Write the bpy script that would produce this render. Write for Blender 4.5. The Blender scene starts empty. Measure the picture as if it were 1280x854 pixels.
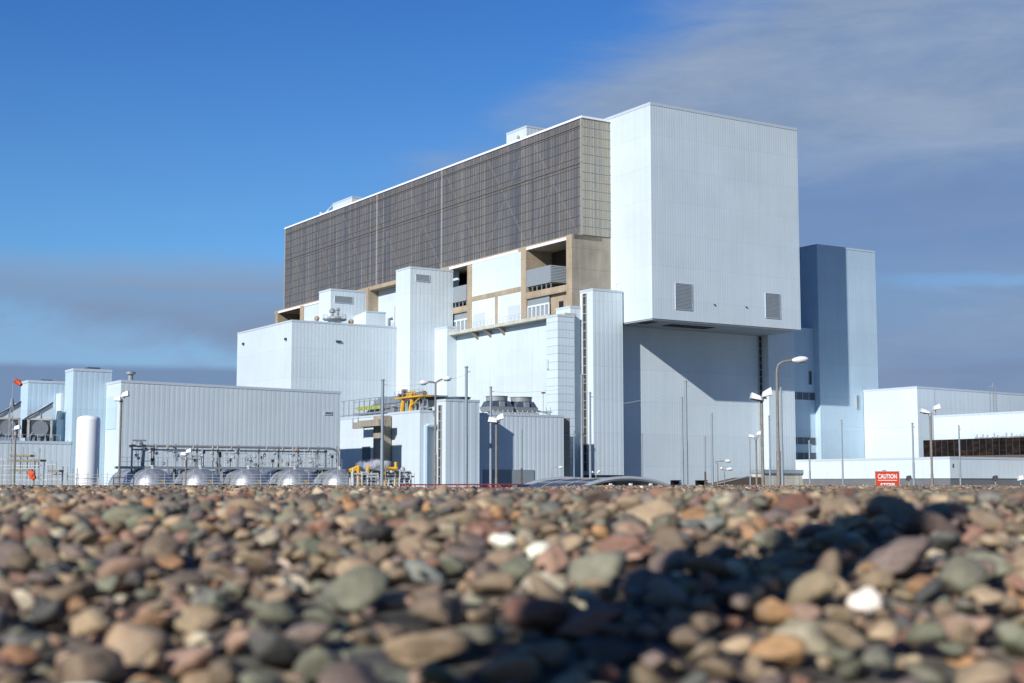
import bpy, bmesh, math, random
import numpy as np
from mathutils import Vector, Matrix, Euler
random.seed(7); rng = np.random.default_rng(7)
R = math.radians
scene = bpy.context.scene
col = scene.collection

# ------------------------------------------------------------------ survey frame
# camera 3 m above the station ground on a shingle bank; the station stands on
# its own grid (a, b): a recedes to the right, b recedes to the left.
F, CX, CY, HOR, CAMZ = 1778.0, 640, 427, 178.0, 3.0
P = math.atan(HOR / F)
TH = math.atan(1130 / math.hypot(F, HOR))
cT, sT = math.cos(TH), math.sin(TH)
def ray(px, py):
    x = (px - CX) / F; y = -(py - CY) / F
    return x, math.cos(P) - y * math.sin(P), math.sin(P) + y * math.cos(P)
_r = ray(815.5, 398)
OX, OY = _r[0] * 270.0 / _r[1], 270.0
CA, CB = -OX * cT - OY * sT, OX * sT - OY * cT
def A(px, py, a):                       # sight line met with plane a -> (b, z)
    r = ray(px, py); t = (a - CA) / (r[0] * cT + r[1] * sT)
    return CB + (-r[0] * sT + r[1] * cT) * t, CAMZ + r[2] * t
def B(px, py, b):                       # sight line met with plane b -> (a, z)
    r = ray(px, py); t = (b - CB) / (-r[0] * sT + r[1] * cT)
    return CA + (r[0] * cT + r[1] * sT) * t, CAMZ + r[2] * t
def at(px, py, Y):                      # sight line at distance Y -> world
    r = ray(px, py); t = Y / r[1]
    return r[0] * t, Y, CAMZ + r[2] * t
def world(a, b, z=0.0):
    return Vector((OX + a * cT - b * sT, OY + a * sT + b * cT, z))
def grid(x, y):
    dx, dy = x - OX, y - OY
    return dx * cT + dy * sT, -dx * sT + dy * cT

# ------------------------------------------------------------------ materials
def nt_of(name):
    m = bpy.data.materials.new(name); m.use_nodes = True
    nt = m.node_tree
    return m, nt, nt.nodes['Principled BSDF']
class G:
    """small node-graph helper"""
    def __init__(s, nt): s.nt = nt
    def n(s, t, **kw):
        d = s.nt.nodes.new(t)
        for k, v in kw.items(): setattr(d, k, v)
        return d
    def lk(s, a, b): s.nt.links.new(a, b)
    def put(s, sock, v):
        if hasattr(v, 'links') or isinstance(v, bpy.types.NodeSocket): s.lk(v, sock)
        else: sock.default_value = v
    def m(s, op, a, b=0.0, c=0.0, clamp=False):
        d = s.n('ShaderNodeMath', operation=op, use_clamp=clamp)
        s.put(d.inputs[0], a); s.put(d.inputs[1], b); s.put(d.inputs[2], c)
        return d.outputs[0]
    def ss(s, v, lo, hi):
        d = s.n('ShaderNodeMapRange', interpolation_type='SMOOTHSTEP')
        s.put(d.inputs['Value'], v); s.put(d.inputs['From Min'], lo); s.put(d.inputs['From Max'], hi)
        return d.outputs['Result']
    def mr(s, v, lo, hi, a, b):
        d = s.n('ShaderNodeMapRange')
        s.put(d.inputs['Value'], v)
        for i, q in zip(('From Min', 'From Max', 'To Min', 'To Max'), (lo, hi, a, b)): s.put(d.inputs[i], q)
        return d.outputs['Result']
    def noise(s, vec, scale, detail=3, rough=.55, dim='3D', dist=0.0):
        d = s.n('ShaderNodeTexNoise', noise_dimensions=dim)
        if vec is not None: s.lk(vec, d.inputs['Vector'])
        d.inputs['Scale'].default_value = scale; d.inputs['Detail'].default_value = detail
        d.inputs['Roughness'].default_value = rough; d.inputs['Distortion'].default_value = dist
        return d.outputs['Fac']
    def map(s, vec, sc=(1, 1, 1), loc=(0, 0, 0)):
        d = s.n('ShaderNodeMapping'); s.lk(vec, d.inputs['Vector'])
        d.inputs['Scale'].default_value = sc; d.inputs['Location'].default_value = loc
        return d.outputs[0]
    def mix(s, f, a, b, mode='MIX'):
        d = s.n('ShaderNodeMix', data_type='RGBA', blend_type=mode)
        s.put(d.inputs['Factor'], f)
        for i, v in ((6, a), (7, b)):
            if isinstance(v, tuple): v = (*v, 1.0) if len(v) == 3 else v
            s.put(d.inputs[i], v)
        return d.outputs[2]
    def gain(s, colr, f):
        d = s.n('ShaderNodeVectorMath', operation='SCALE')
        if isinstance(colr, tuple): d.inputs[0].default_value = colr
        else: s.lk(colr, d.inputs[0])
        s.put(d.inputs[3], f); return d.outputs[0]
    def white(s, v):
        d = s.n('ShaderNodeTexWhiteNoise', noise_dimensions='1D'); s.put(d.inputs['W'], v); return d.outputs['Value']

def plain(name, c, rough=.6, metal=0.0, var=.12, scale=1.5, bump=0.0, spec=.4):
    m, nt, p = nt_of(name); g = G(nt)
    pos = g.n('ShaderNodeNewGeometry').outputs['Position']
    f = g.noise(pos, scale, 5, .6)
    g.lk(g.gain(c, g.mr(f, .25, .75, 1 - var, 1 + var)), p.inputs['Base Color'])
    p.inputs['Roughness'].default_value = rough; p.inputs['Metallic'].default_value = metal
    p.inputs['Specular IOR Level'].default_value = spec
    if bump:
        b = g.n('ShaderNodeBump'); b.inputs['Strength'].default_value = bump; b.inputs['Distance'].default_value = .05
        g.lk(g.noise(pos, scale * 6, 4), b.inputs['Height']); g.lk(b.outputs[0], p.inputs['Normal'])
    return m

def cladding(name, c, seam=6.4, off=0.0, line=.10, dirt=1.0, joint=.10):
    m, nt, p = nt_of(name); g = G(nt)
    pos = g.n('ShaderNodeNewGeometry').outputs['Position']
    sep = g.n('ShaderNodeSeparateXYZ'); g.lk(pos, sep.inputs[0])
    zz = g.m('DIVIDE', g.m('ADD', sep.outputs[2], off), seam)
    band = g.mr(g.white(g.m('FLOOR', zz)), 0, 1, .975, 1.02)
    fr = g.m('FRACT', zz)
    ln = g.mr(g.m('LESS_THAN', fr, line / seam), 0, 1, 1.0, 1.0 - joint)
    n1 = g.mr(g.noise(pos, .09, 5, .65), .3, .7, 1 - .07 * dirt, 1 + .035 * dirt)
    st = g.noise(g.map(pos, (1.1, 1.1, .03)), 1.0, 4, .65)
    n2 = g.mr(st, .3, .75, 1 + .015 * dirt, 1 - .055 * dirt)
    f = g.m('MULTIPLY', g.m('MULTIPLY', band, ln), g.m('MULTIPLY', n1, n2))
    tint = g.mix(g.mr(g.noise(pos, .035, 3), .35, .65, 0, 1), tuple(c), (c[0] * 1.0, c[1] * .985, c[2] * .965))
    g.lk(g.gain(tint, f), p.inputs['Base Color'])
    p.inputs['Roughness'].default_value = .5; p.inputs['Specular IOR Level'].default_value = .3
    return m

def concrete(name, c):
    m, nt, p = nt_of(name); g = G(nt)
    pos = g.n('ShaderNodeNewGeometry').outputs['Position']
    sep = g.n('ShaderNodeSeparateXYZ'); g.lk(pos, sep.inputs[0])
    fr = g.m('FRACT', g.m('DIVIDE', sep.outputs[2], 4.1))
    ln = g.mr(g.m('LESS_THAN', fr, .03), 0, 1, 1.0, .8)
    n1 = g.mr(g.noise(pos, .25, 6, .65), .3, .7, .82, 1.12)
    n2 = g.mr(g.noise(g.map(pos, (.9, .9, .06)), 1.0, 4, .6), .35, .75, 1.05, .8)
    f = g.m('MULTIPLY', g.m('MULTIPLY', n1, n2), ln)
    g.lk(g.gain(tuple(c), f), p.inputs['Base Color'])
    p.inputs['Roughness'].default_value = .85; p.inputs['Specular IOR Level'].default_value = .2
    b = g.n('ShaderNodeBump'); b.inputs['Strength'].default_value = .4; b.inputs['Distance'].default_value = .06
    g.lk(g.noise(pos, 1.5, 5), b.inputs['Height']); g.lk(b.outputs[0], p.inputs['Normal'])
    return m

def glazing_mat(name, axis, warm, base=(5, 86, 0)):
    # translucent channel glass: every strip weathered differently, steel bracing showing through
    m, nt, p = nt_of(name); g = G(nt)
    oc = g.map(g.n('ShaderNodeTexCoord').outputs['Object'], (1, 1, 1), base)
    sep = g.n('ShaderNodeSeparateXYZ'); g.lk(oc, sep.inputs[0])
    u = sep.outputs[axis]; z = sep.outputs[2]
    strip = g.m('FLOOR', g.m('DIVIDE', u, .5))
    row = g.m('FLOOR', g.m('DIVIDE', g.m('SUBTRACT', z, 52.0), 1.98))
    wn = g.white(strip)
    wn2 = g.white(g.m('ADD', g.m('MULTIPLY', strip, .37), g.m('MULTIPLY', row, 7.31)))
    big = g.noise(g.map(oc, (.05, .05, .035)), 1.0, 3, .6)
    low = g.noise(g.map(oc, (.6, .6, .05)), 1.0, 4, .6)
    bay = g.noise(g.map(oc, (.22, .22, .02)), 1.0, 2, .5)
    fac = g.m('ADD', g.m('MULTIPLY', wn, .42), g.m('ADD', g.m('MULTIPLY', low, .65), g.m('ADD', g.m('MULTIPLY', bay, .7), g.m('MULTIPLY', wn2, .3))))
    fac = g.ss(fac, .85, 1.5)
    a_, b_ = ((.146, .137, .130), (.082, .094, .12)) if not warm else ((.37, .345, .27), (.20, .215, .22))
    c = g.mix(fac, a_, b_)
    c = g.gain(c, g.mr(big, .3, .7, .92, 1.08))
    c = g.gain(c, g.mr(wn2, 0, 1, .94, 1.06))
    # single strips picked at random for a paler or darker tone, broken by height
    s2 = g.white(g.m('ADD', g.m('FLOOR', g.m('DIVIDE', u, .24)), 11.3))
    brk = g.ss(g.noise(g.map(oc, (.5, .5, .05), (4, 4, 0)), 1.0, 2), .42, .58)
    pale_strip = g.m('MULTIPLY', g.ss(s2, .74, .80), g.mr(brk, 0, 1, .35, 1.0))
    c = g.mix(g.m('MULTIPLY', pale_strip, .42), c, (.32, .31, .31) if not warm else (.5, .48, .40))
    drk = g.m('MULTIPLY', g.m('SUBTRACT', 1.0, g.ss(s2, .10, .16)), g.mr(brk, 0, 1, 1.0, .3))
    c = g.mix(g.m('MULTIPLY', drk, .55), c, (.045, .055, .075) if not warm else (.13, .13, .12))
    # bracing behind the glass, bays of 14.7 m
    if not warm:
        t = g.m('PINGPONG', g.m('SUBTRACT', u, 13.3 + 1.0), 9.2)
        zb = g.m('PINGPONG', g.m('SUBTRACT', z, 52.0), 12.2)
        d1 = g.m('ABSOLUTE', g.m('SUBTRACT', g.m('MULTIPLY', t, 1.32), zb))
        br = g.m('SUBTRACT', 1.0, g.ss(d1, .30, .6))
        c = g.mix(g.m('MULTIPLY', br, .42), c, (.22, .20, .185))
        colm = g.m('SUBTRACT', 1.0, g.ss(g.m('ABSOLUTE', g.m('SUBTRACT', t, 0.0)), .3, .55))
        c = g.mix(g.m('MULTIPLY', colm, .25), c, (.19, .175, .16))
    g.lk(c, p.inputs['Base Color'])
    p.inputs['Roughness'].default_value = .28; p.inputs['Specular IOR Level'].default_value = .35
    return m

WH = (.605, .695, .75)
M = dict(
    clad=cladding('pale_cladding', WH, 6.4),
    clad_low=cladding('pale_cladding_low', (.595, .685, .74), 9.0, line=.05, joint=.05),
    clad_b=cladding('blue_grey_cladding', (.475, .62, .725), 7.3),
    clad_h=cladding('panel_cladding', (.59, .69, .755), 1.55, line=.12, joint=.35),
    white=cladding('white_panel', (.63, .72, .78), 12.0, line=.05),
    wallw=cladding('weathered_white_panel', (.60, .69, .735), 5.0, line=.05, dirt=1.4),
    flash=plain('flashing', (.50, .57, .63), .5, 0, .05),
    bright=plain('white_flashing', (.82, .84, .86), .5, 0, .03),
    conc=concrete('tan_concrete', (.40, .325, .235)),
    concg=concrete('grey_concrete', (.34, .305, .25)),
    cream=concrete('cream_wall', (.55, .53, .46)),
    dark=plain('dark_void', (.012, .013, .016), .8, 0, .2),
    inner=concrete('shaded_inner_concrete', (.055, .045, .036)),  # shade of the open bays put into the concrete's colour
    louv=plain('grey_louvre', (.25, .285, .31), .5, 0, .06),
    louvd=plain('dark_louvre', (.075, .10, .13), .5, 0, .06),
    steel=plain('galvanised_steel', (.27, .29, .31), .5, .2, .1),
    steell=plain('light_steel', (.5, .52, .53), .45, .3, .1),
    rail=plain('grey_rail', (.33, .34, .34), .6, .1, .1),
    pole=plain('grey_pole_paint', (.26, .31, .35), .5, .1, .1, 3),
    polew=plain('weathered_lamp_post', (.22, .20, .175), .7, .1, .25, 3),
    rust=plain('rusty_steel', (.10, .075, .065), .8, 0, .3, 3),
    yellow=plain('yellow_paint', (.65, .36, .025), .55, 0, .1),
    lime=plain('lime_board', (.33, .38, .09), .6, 0, .1),
    red=plain('red_paint', (.22, .028, .028), .5, 0, .15),
    orange=plain('orange_fabric', (.62, .095, .03), .7, 0, .15, 4),
    tankw=plain('white_tank_paint', (.84, .86, .88), .35, 0, .03, .6),
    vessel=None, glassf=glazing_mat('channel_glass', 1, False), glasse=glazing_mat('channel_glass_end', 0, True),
    mull=plain('mullion', (.135, .124, .112), .6, 0, .15, .5), mulll=plain('light_mullion', (.38, .37, .36), .5, 0, .1),
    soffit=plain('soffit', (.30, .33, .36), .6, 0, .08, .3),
    ribbon=None, lamp=plain('lamp_cover', (.72, .73, .73), .35, 0, .06, 3), lampd=plain('lamp_body', (.05, .05, .055), .5, 0, .2, 3),
    ductg=plain('duct_grey', (.24, .27, .29), .5, .2, .15, .8),
    board=plain('scaffold_board', (.28, .23, .15), .8, 0, .3, 2),
    brown=plain('brown_rendered_ramp', (.11, .085, .065), .8, 0, .15, .6),
    signr=plain('sign_red', (.56, .052, .018), .5, 0, .06, 4), signw=plain('sign_white', (.80, .80, .78), .5, 0, .03, 4),
    slot=plain('dark_slot', (.055, .048, .045), .8, 0, .25, .6), plinth=plain('grey_plinth', (.15, .155, .17), .8, 0, .12, .5), poly=None, wood=plain('shadow_post_timber', (.16, .13, .10), .9, 0, .3, 6, .6),
    logo=plain('dark_sign_print', (.03, .035, .05), .5, 0, .1),
)
def vessel_mat():
    m, nt, p = nt_of('riveted_aluminium_cladding'); g = G(nt)
    oc = g.n('ShaderNodeTexCoord').outputs['Object']
    sep = g.n('ShaderNodeSeparateXYZ'); g.lk(oc, sep.inputs[0])
    fr = g.m('FRACT', g.m('DIVIDE', sep.outputs[2], .52))
    ln = g.mr(g.m('LESS_THAN', fr, .1), 0, 1, 1, .72)
    ang = g.m('ARCTAN2', sep.outputs[0], g.m('SUBTRACT', sep.outputs[2], 2.4))
    pan = g.mr(g.white(g.m('ADD', g.m('FLOOR', g.m('MULTIPLY', ang, 5.0)), g.m('MULTIPLY', g.m('FLOOR', g.m('DIVIDE', sep.outputs[2], .52)), 3.7))), 0, 1, .86, 1.1)
    n = g.mr(g.noise(oc, 1.2, 4), .3, .7, .9, 1.1)
    g.lk(g.gain((.46, .49, .52), g.m('MULTIPLY', g.m('MULTIPLY', ln, n), pan)), p.inputs['Base Color'])
    p.inputs['Metallic'].default_value = .7; p.inputs['Roughness'].default_value = .46
    return m
M['vessel'] = vessel_mat()
def ribbon_mat():
    m, nt, p = nt_of('dark_tinted_glass'); g = G(nt)
    oc = g.n('ShaderNodeTexCoord').outputs['Object']
    sep = g.n('ShaderNodeSeparateXYZ'); g.lk(oc, sep.inputs[0])
    w = g.white(g.m('FLOOR', g.m('DIVIDE', sep.outputs[1], 1.6)))
    n = g.noise(g.map(oc, (1, .4, 1.5)), 1.0, 3)
    c = g.mix(g.ss(n, .4, .75), (.008, .006, .006), (.034, .021, .014))
    c = g.gain(c, g.mr(w, 0, 1, .6, 1.4))
    g.lk(c, p.inputs['Base Color']); p.inputs['Roughness'].default_value = .12; p.inputs['Specular IOR Level'].default_value = .12
    return m
M['ribbon'] = ribbon_mat()
def poly_mat():
    m, nt, p = nt_of('smoky_polycarbonate'); g = G(nt)
    oc = g.n('ShaderNodeTexCoord').outputs['Object']
    n = g.noise(oc, .8, 4)
    c = g.mix(g.ss(n, .3, .7), (.03, .055, .11), (.055, .085, .14))
    g.lk(c, p.inputs['Base Color']); p.inputs['Roughness'].default_value = .35; p.inputs['Specular IOR Level'].default_value = .25; p.inputs['Alpha'].default_value = .93
    return m
M['poly'] = poly_mat()

# ------------------------------------------------------------------ mesh builder
class MB:
    def __init__(s): s.v = []; s.f = []; s.smooth = False
    def add(s, vs, fs):
        o = len(s.v); s.v += [tuple(q) for q in vs]; s.f += [[i + o for i in f] for f in fs]; return s
    def box(s, a0, a1, b0, b1, z0, z1):
        a0, a1 = min(a0, a1), max(a0, a1); b0, b1 = min(b0, b1), max(b0, b1); z0, z1 = min(z0, z1), max(z0, z1)
        v = [(a0, b0, z0), (a1, b0, z0), (a1, b1, z0), (a0, b1, z0), (a0, b0, z1), (a1, b0, z1), (a1, b1, z1), (a0, b1, z1)]
        return s.add(v, [(0, 3, 2, 1), (4, 5, 6, 7), (0, 1, 5, 4), (1, 2, 6, 5), (2, 3, 7, 6), (3, 0, 4, 7)])
    def hexa(s, v):          # 8 corners, bottom ring then top ring
        return s.add(v, [(0, 3, 2, 1), (4, 5, 6, 7), (0, 1, 5, 4), (1, 2, 6, 5), (2, 3, 7, 6), (3, 0, 4, 7)])
    def clad(s, a0, a1, b0, b1, z0, z1, pitch=.9, d=.07, z1r=None):
        """box wall of trapezoid-profiled sheet; z1r = roof height at a1 when the roof falls"""
        d *= .17
        def side(p, q, nrm):
            L = math.dist(p, q); n = max(1, round(L / pitch)); out = []
            for i in range(n):
                for t, e in ((0, 0), (.50, 0), (.62, 1), (.88, 1)):
                    k = (i + t) / n
                    out.append((p[0] + (q[0] - p[0]) * k - nrm[0] * d * e, p[1] + (q[1] - p[1]) * k - nrm[1] * d * e))
            return out
        pl = side((a0, b0), (a1, b0), (0, -1)) + side((a1, b0), (a1, b1), (1, 0)) + side((a1, b1), (a0, b1), (0, 1)) + side((a0, b1), (a0, b0), (-1, 0))
        n = len(pl)
        zt = (lambda a: z1) if z1r is None else (lambda a: z1 + (z1r - z1) * (a - a0) / (a1 - a0))
        o = len(s.v)
        s.v += [(p[0], p[1], z0) for p in pl] + [(p[0], p[1], zt(p[0])) for p in pl]
        s.f += [[o + i, o + (i + 1) % n, o + n + (i + 1) % n, o + n + i] for i in range(n)]
        s.f.append([o + n + i for i in range(n)]); s.f.append([o + n - 1 - i for i in range(n)])
        return s
    def tube(s, pts, r, n=8, cap=True):
        pts = [Vector(p) for p in pts]; rs = r if isinstance(r, (list, tuple)) else [r] * len(pts)
        rings = []
        for i, p in enumerate(pts):
            d = (pts[min(i + 1, len(pts) - 1)] - pts[max(i - 1, 0)]).normalized()
            u = d.orthogonal().normalized() if i == 0 else (u - d * u.dot(d)).normalized()
            w = d.cross(u)
            rings.append([p + (u * math.cos(2 * math.pi * k / n) + w * math.sin(2 * math.pi * k / n)) * rs[i] for k in range(n)])
        o = len(s.v)
        for rg in rings: s.v += [tuple(q) for q in rg]
        for i in range(len(pts) - 1):
            for k in range(n):
                s.f.append([o + i * n + k, o + i * n + (k + 1) % n, o + (i + 1) * n + (k + 1) % n, o + (i + 1) * n + k])
        if cap:
            s.f.append([o + n - 1 - k for k in range(n)]); s.f.append([o + (len(pts) - 1) * n + k for k in range(n)])
        return s
    def bar(s, p, q, w):
        return s.tube([p, q], w, 4)
    def lathe(s, prof, c, axis='z', n=32):
        """prof: (radius, height) pairs round an axis through c"""
        o = len(s.v)
        for r, h in prof:
            for k in range(n):
                t = 2 * math.pi * k / n; x, y = r * math.cos(t), r * math.sin(t)
                s.v.append((c[0] + x, c[1] + y, c[2] + h) if axis == 'z' else (c[0] + x, c[1] + h, c[2] + y))
        for i in range(len(prof) - 1):
            for k in range(n):
                f = [o + i * n + k, o + i * n + (k + 1) % n, o + (i + 1) * n + (k + 1) % n, o + (i + 1) * n + k]
                s.f.append(f if axis == 'z' else f[::-1])
        e = [o + k for k in range(n)]; t = [o + (len(prof) - 1) * n + k for k in range(n)]
        s.f.append(e[::-1] if axis == 'z' else e); s.f.append(t if axis == 'z' else t[::-1])
        return s
    def quad(s, *v): return s.add(v, [tuple(range(len(v)))])

class Thing:
    def __init__(s, name, label, cat, a, b, group=None, z=0.0, world_xy=False, rot=None):
        o = bpy.data.objects.new(name, None); o.empty_display_size = .5; col.objects.link(o)
        o.location = (a, b, z) if world_xy else world(a, b, z)
        o.rotation_euler = (0, 0, (0 if world_xy else TH) if rot is None else rot)
        o['label'] = label; o['category'] = cat
        if group: o['group'] = group
        s.o = o; s.base = (0, 0, 0) if world_xy else (a, b, z)
    def part(s, name, mb, mat, parent=None, label=None, smooth=False):
        o = mesh_obj(name, mb, mat, s.base, smooth)
        o.parent = parent or s.o
        if label: o['label'] = label
        return o
def mesh_obj(name, mb, mat, base=(0, 0, 0), smooth=False):
    me = bpy.data.meshes.new(name)
    me.from_pydata([(v[0] - base[0], v[1] - base[1], v[2] - base[2]) for v in mb.v], [], mb.f)
    me.materials.append(M[mat] if isinstance(mat, str) else mat)
    if smooth:
        me.polygons.foreach_set('use_smooth', [True] * len(me.polygons))
        try: me.set_sharp_from_angle(angle=R(40))
        except Exception: pass
    me.update()
    o = bpy.data.objects.new(name, me); col.objects.link(o)
    return o
def copy_tree(o, parent=None):
    c = o.copy(); col.objects.link(c)
    if parent is not None:
        c.parent = parent
    for ch in list(o.children): copy_tree(ch, c)
    return c

def coping(t, a0, a1, b0, b1, z, z_r=None, h=.35, e=.06, mat='flash'):
    mb = MB(); zr = z if z_r is None else z_r
    zf = lambda a: z + (zr - z) * (a - a0) / (a1 - a0)
    w = .4
    def seg(p, q, u, v):   # strip along an edge
        mb.hexa([(p[0], p[1], zf(p[0]) - h), (q[0], q[1], zf(q[0]) - h), (u[0], u[1], zf(u[0]) - h), (v[0], v[1], zf(v[0]) - h),
                 (p[0], p[1], zf(p[0]) + .06), (q[0], q[1], zf(q[0]) + .06), (u[0], u[1], zf(u[0]) + .06), (v[0], v[1], zf(v[0]) + .06)])
    A0, A1, B0, B1 = a0 - e, a1 + e, b0 - e, b1 + e
    seg((A0, B0), (A1, B0), (A1, B0 + w), (A0, B0 + w)); seg((A0, B1 - w), (A1, B1 - w), (A1, B1), (A0, B1))
    seg((A0, B0 + w), (A0 + w, B0 + w), (A0 + w, B1 - w), (A0, B1 - w)); seg((A1 - w, B0 + w), (A1, B0 + w), (A1, B1 - w), (A1 - w, B1 - w))
    return t.part('roof_edge', mb, mat)
def louvre_b(t, a0, a1, z0, z1, b, mat='louv', name='louvre', n=None, parent=None):
    """louvre on a wall facing -b"""
    mb = MB().box(a0, a1, b - .06, b + .1, z0, z1)
    n = n or max(5, int((z1 - z0) / .26))
    for i in range(n):
        z = z0 + (z1 - z0) * (i + .5) / n; h = (z1 - z0) / n
        mb.hexa([(a0, b - .12, z - h * .45), (a1, b - .12, z - h * .45), (a1, b - .065, z + h * .3), (a0, b - .065, z + h * .3),
                 (a0, b - .12, z - h * .30), (a1, b - .12, z - h * .30), (a1, b - .065, z + h * .42), (a0, b - .065, z + h * .42)])
    o = t.part(name, mb, mat, parent)
    fm = MB().box(a0 - .07, a1 + .07, b - .14, b, z0 - .07, z0).box(a0 - .07, a1 + .07, b - .14, b, z1, z1 + .07)
    fm.box(a0 - .07, a0, b - .14, b, z0, z1).box(a1, a1 + .07, b - .14, b, z0, z1)
    t.part('frame', fm, 'flash', o)
    return o
def clad_block(name, label, cat, a0, a1, b0, b1, z1, mat='clad', pitch=.9, z1r=None, z0=0.0, d=.07, cop='flash'):
    t = Thing(name, label, cat, (a0 + a1) / 2, (b0 + b1) / 2)
    t.part('wall', MB().clad(a0, a1, b0, b1, z0, z1, pitch, d, z1r), mat)
    coping(t, a0, a1, b0, b1, z1, z1r, mat=cop)
    return t
def ladder(t, a, b0, b1, z0, z1, step=1.55, face='a', parent=None):
    """caged ladder in a dark slot on a wall facing -a (or -b)"""
    mb = MB()
    sw = (lambda u, d0, d1, z0, z1, w: mb.box(a + d0, a + d1, u - w, u + w, z0, z1)) if face == 'a' else (lambda u, d0, d1, z0, z1, w: mb.box(u - w, u + w, a + d0, a + d1, z0, z1))
    sw((b0 + b1) / 2, -.10, .12, z0, z1, abs(b1 - b0) / 2)
    slot = t.part('ladder_slot', mb, 'slot', parent)
    mb = MB(); z = z0
    sw = (lambda u, d0, d1, z0, z1, w: mb.box(a + d0, a + d1, u - w, u + w, z0, z1)) if face == 'a' else (lambda u, d0, d1, z0, z1, w: mb.box(u - w, u + w, a + d0, a + d1, z0, z1))
    while z < z1:
        sw((b0 + b1) / 2, -.22, -.10, z, z + .12, abs(b1 - b0) / 2); z += step
    for u in (b0, b1): sw(u, -.22, -.10, z0, z1, .07)
    t.part('ladder', mb, 'steell', slot)

# ================================================================== MAIN STATION
# --- the overhanging charge hall block with the set-back wall under it
t = Thing('charge_hall', 'huge pale blue metal-clad block overhanging a shaded wall, tallest part of the station', 'power station', 19, 10)
BZ0, BZ1, BW, RB = 34.5, 76.7, 38.5, 12.0
t.part('wall', MB().clad(0, BW, 0, 26, BZ0, BZ1, .62, .06), 'clad')
coping(t, 0, BW, 0, 26, BZ1, h=.5)
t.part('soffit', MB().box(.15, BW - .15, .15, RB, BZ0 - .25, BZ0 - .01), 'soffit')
for p in ((1.2, 3.4, 2.5, 6.5), (8, 19, 4, 7.5)): t.part('soffit_hatch', MB().box(p[0], p[1], p[2], p[3], BZ0 - .33, BZ0 - .26), 'dark')
rw = MB().clad(-7.3, 39.5, RB, 25.5, 0, BZ0 - .26, .62, .05)
t.part('recessed_wall', rw, 'clad')
for (x0, y0, x1, y1) in ((844, 354, 865, 388), (956.5, 366.5, 975, 398.5)):
    a0, zt = B(x0, y0, 0); a1, zb = B(x1, y1, 0)
    louvre_b(t, a0, a1, zb, zt, 0)
for px, py in ((893, 381), (932.5, 384)):
    a_, z_ = B(px, py, 0); t.part('floodlight', MB().box(a_ - .16, a_ + .16, -.22, 0, z_ - .1, z_ + .1), 'lampd')
la = B(948.8, 500, RB)[0]; lb = B(954.2, 500, RB)[0]
ladder(t, RB, la, lb, 4.5, BZ0 - .4, 1.5, face='b')
for x0, x1 in ((869, 881), (838, 848)):
    a0 = B(x0, 600, RB)[0]; a1 = B(x1, 600, RB)[0]
    t.part('vehicle_door', MB().box(a0, a1, RB - .15, RB, 0, 3.55).box(a0, a1, RB - .9, RB, 3.55, 3.75), 'dark')

# --- clad pier right of the set-back wall
t = clad_block('clad_pier', 'narrow pale clad pier right of the recessed wall, shaded above and sunlit below', 'tower', 38.45, 45.8, 9.85, 13.4, 36.9, 'clad', .7)
# --- infill between pier and tower
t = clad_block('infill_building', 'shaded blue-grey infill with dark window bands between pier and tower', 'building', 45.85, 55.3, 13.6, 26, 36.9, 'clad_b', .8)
for y0, y1 in ((491, 500), (547, 555.5), (566, 576)):
    zt = B(1008, y0, 13.6)[1]; zb = B(1008, y1, 13.6)[1]
    w = t.part('window_band', MB().box(45.9, 55.25, 13.45, 13.75, zb, zt), 'louvd')
    sm = MB()
    for i in range(6): sm.box(45.9 + i * 1.85, 45.98 + i * 1.85, 13.38, 13.45, zb, zt)
    t.part('mullion', sm, 'flash', w)
a0, zt = B(1010.5, 464, 13.6); a1, zb = B(1014.5, 481, 13.6)
louvre_b(t, a0, a1, zb, zt, 13.6, 'louvd', 'window')
a0, zt = B(996, 579, 13.6); a1, zb = B(1003, 590, 13.6)
t.part('door', MB().box(a0, a1, 13.4, 13.7, 0, zt), 'dark')
t.part('hazard_lamp', MB().lathe([(.05, 0), (.3, .1), (.3, .5), (.1, .7)], (*[B(1012.5, 401, 16)[0]], 16, 36.95), n=10), 'orange')
# --- tall right tower
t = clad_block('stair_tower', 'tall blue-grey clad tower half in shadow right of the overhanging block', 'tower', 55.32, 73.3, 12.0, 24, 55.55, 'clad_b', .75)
a0, zt = B(1070, 494.5, 12); a1, zb = B(1074, 511.5, 12)
louvre_b(t, a0, a1, zb, zt, 12, 'louv', 'louvre')
# --- low cream base with flat roof at the pier's foot
a0, zt = B(954, 587, 4); a1, zb = B(1004, 592, 4)
t = Thing('gatehouse', 'low cream walled building with blue-grey flat roof edge below the clad pier', 'building', (a0 + a1) / 2, 5)
gw = t.part('wall', MB().box(a0 + .1, a1 + 3, 4.1, 8, 0, zb), 'cream')
t.part('roof', MB().box(a0 - .1, a1 + 3.2, 3.7, 8.2, zb, zt), 'pole')
jm = MB()
for px in (968, 980, 991, 999):
    q = B(px, 598, 4.1)[0]; jm.box(q - .05, q + .05, 4.06, 4.1, 0, zb)
t.part('joint', jm, 'rail', gw)
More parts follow.
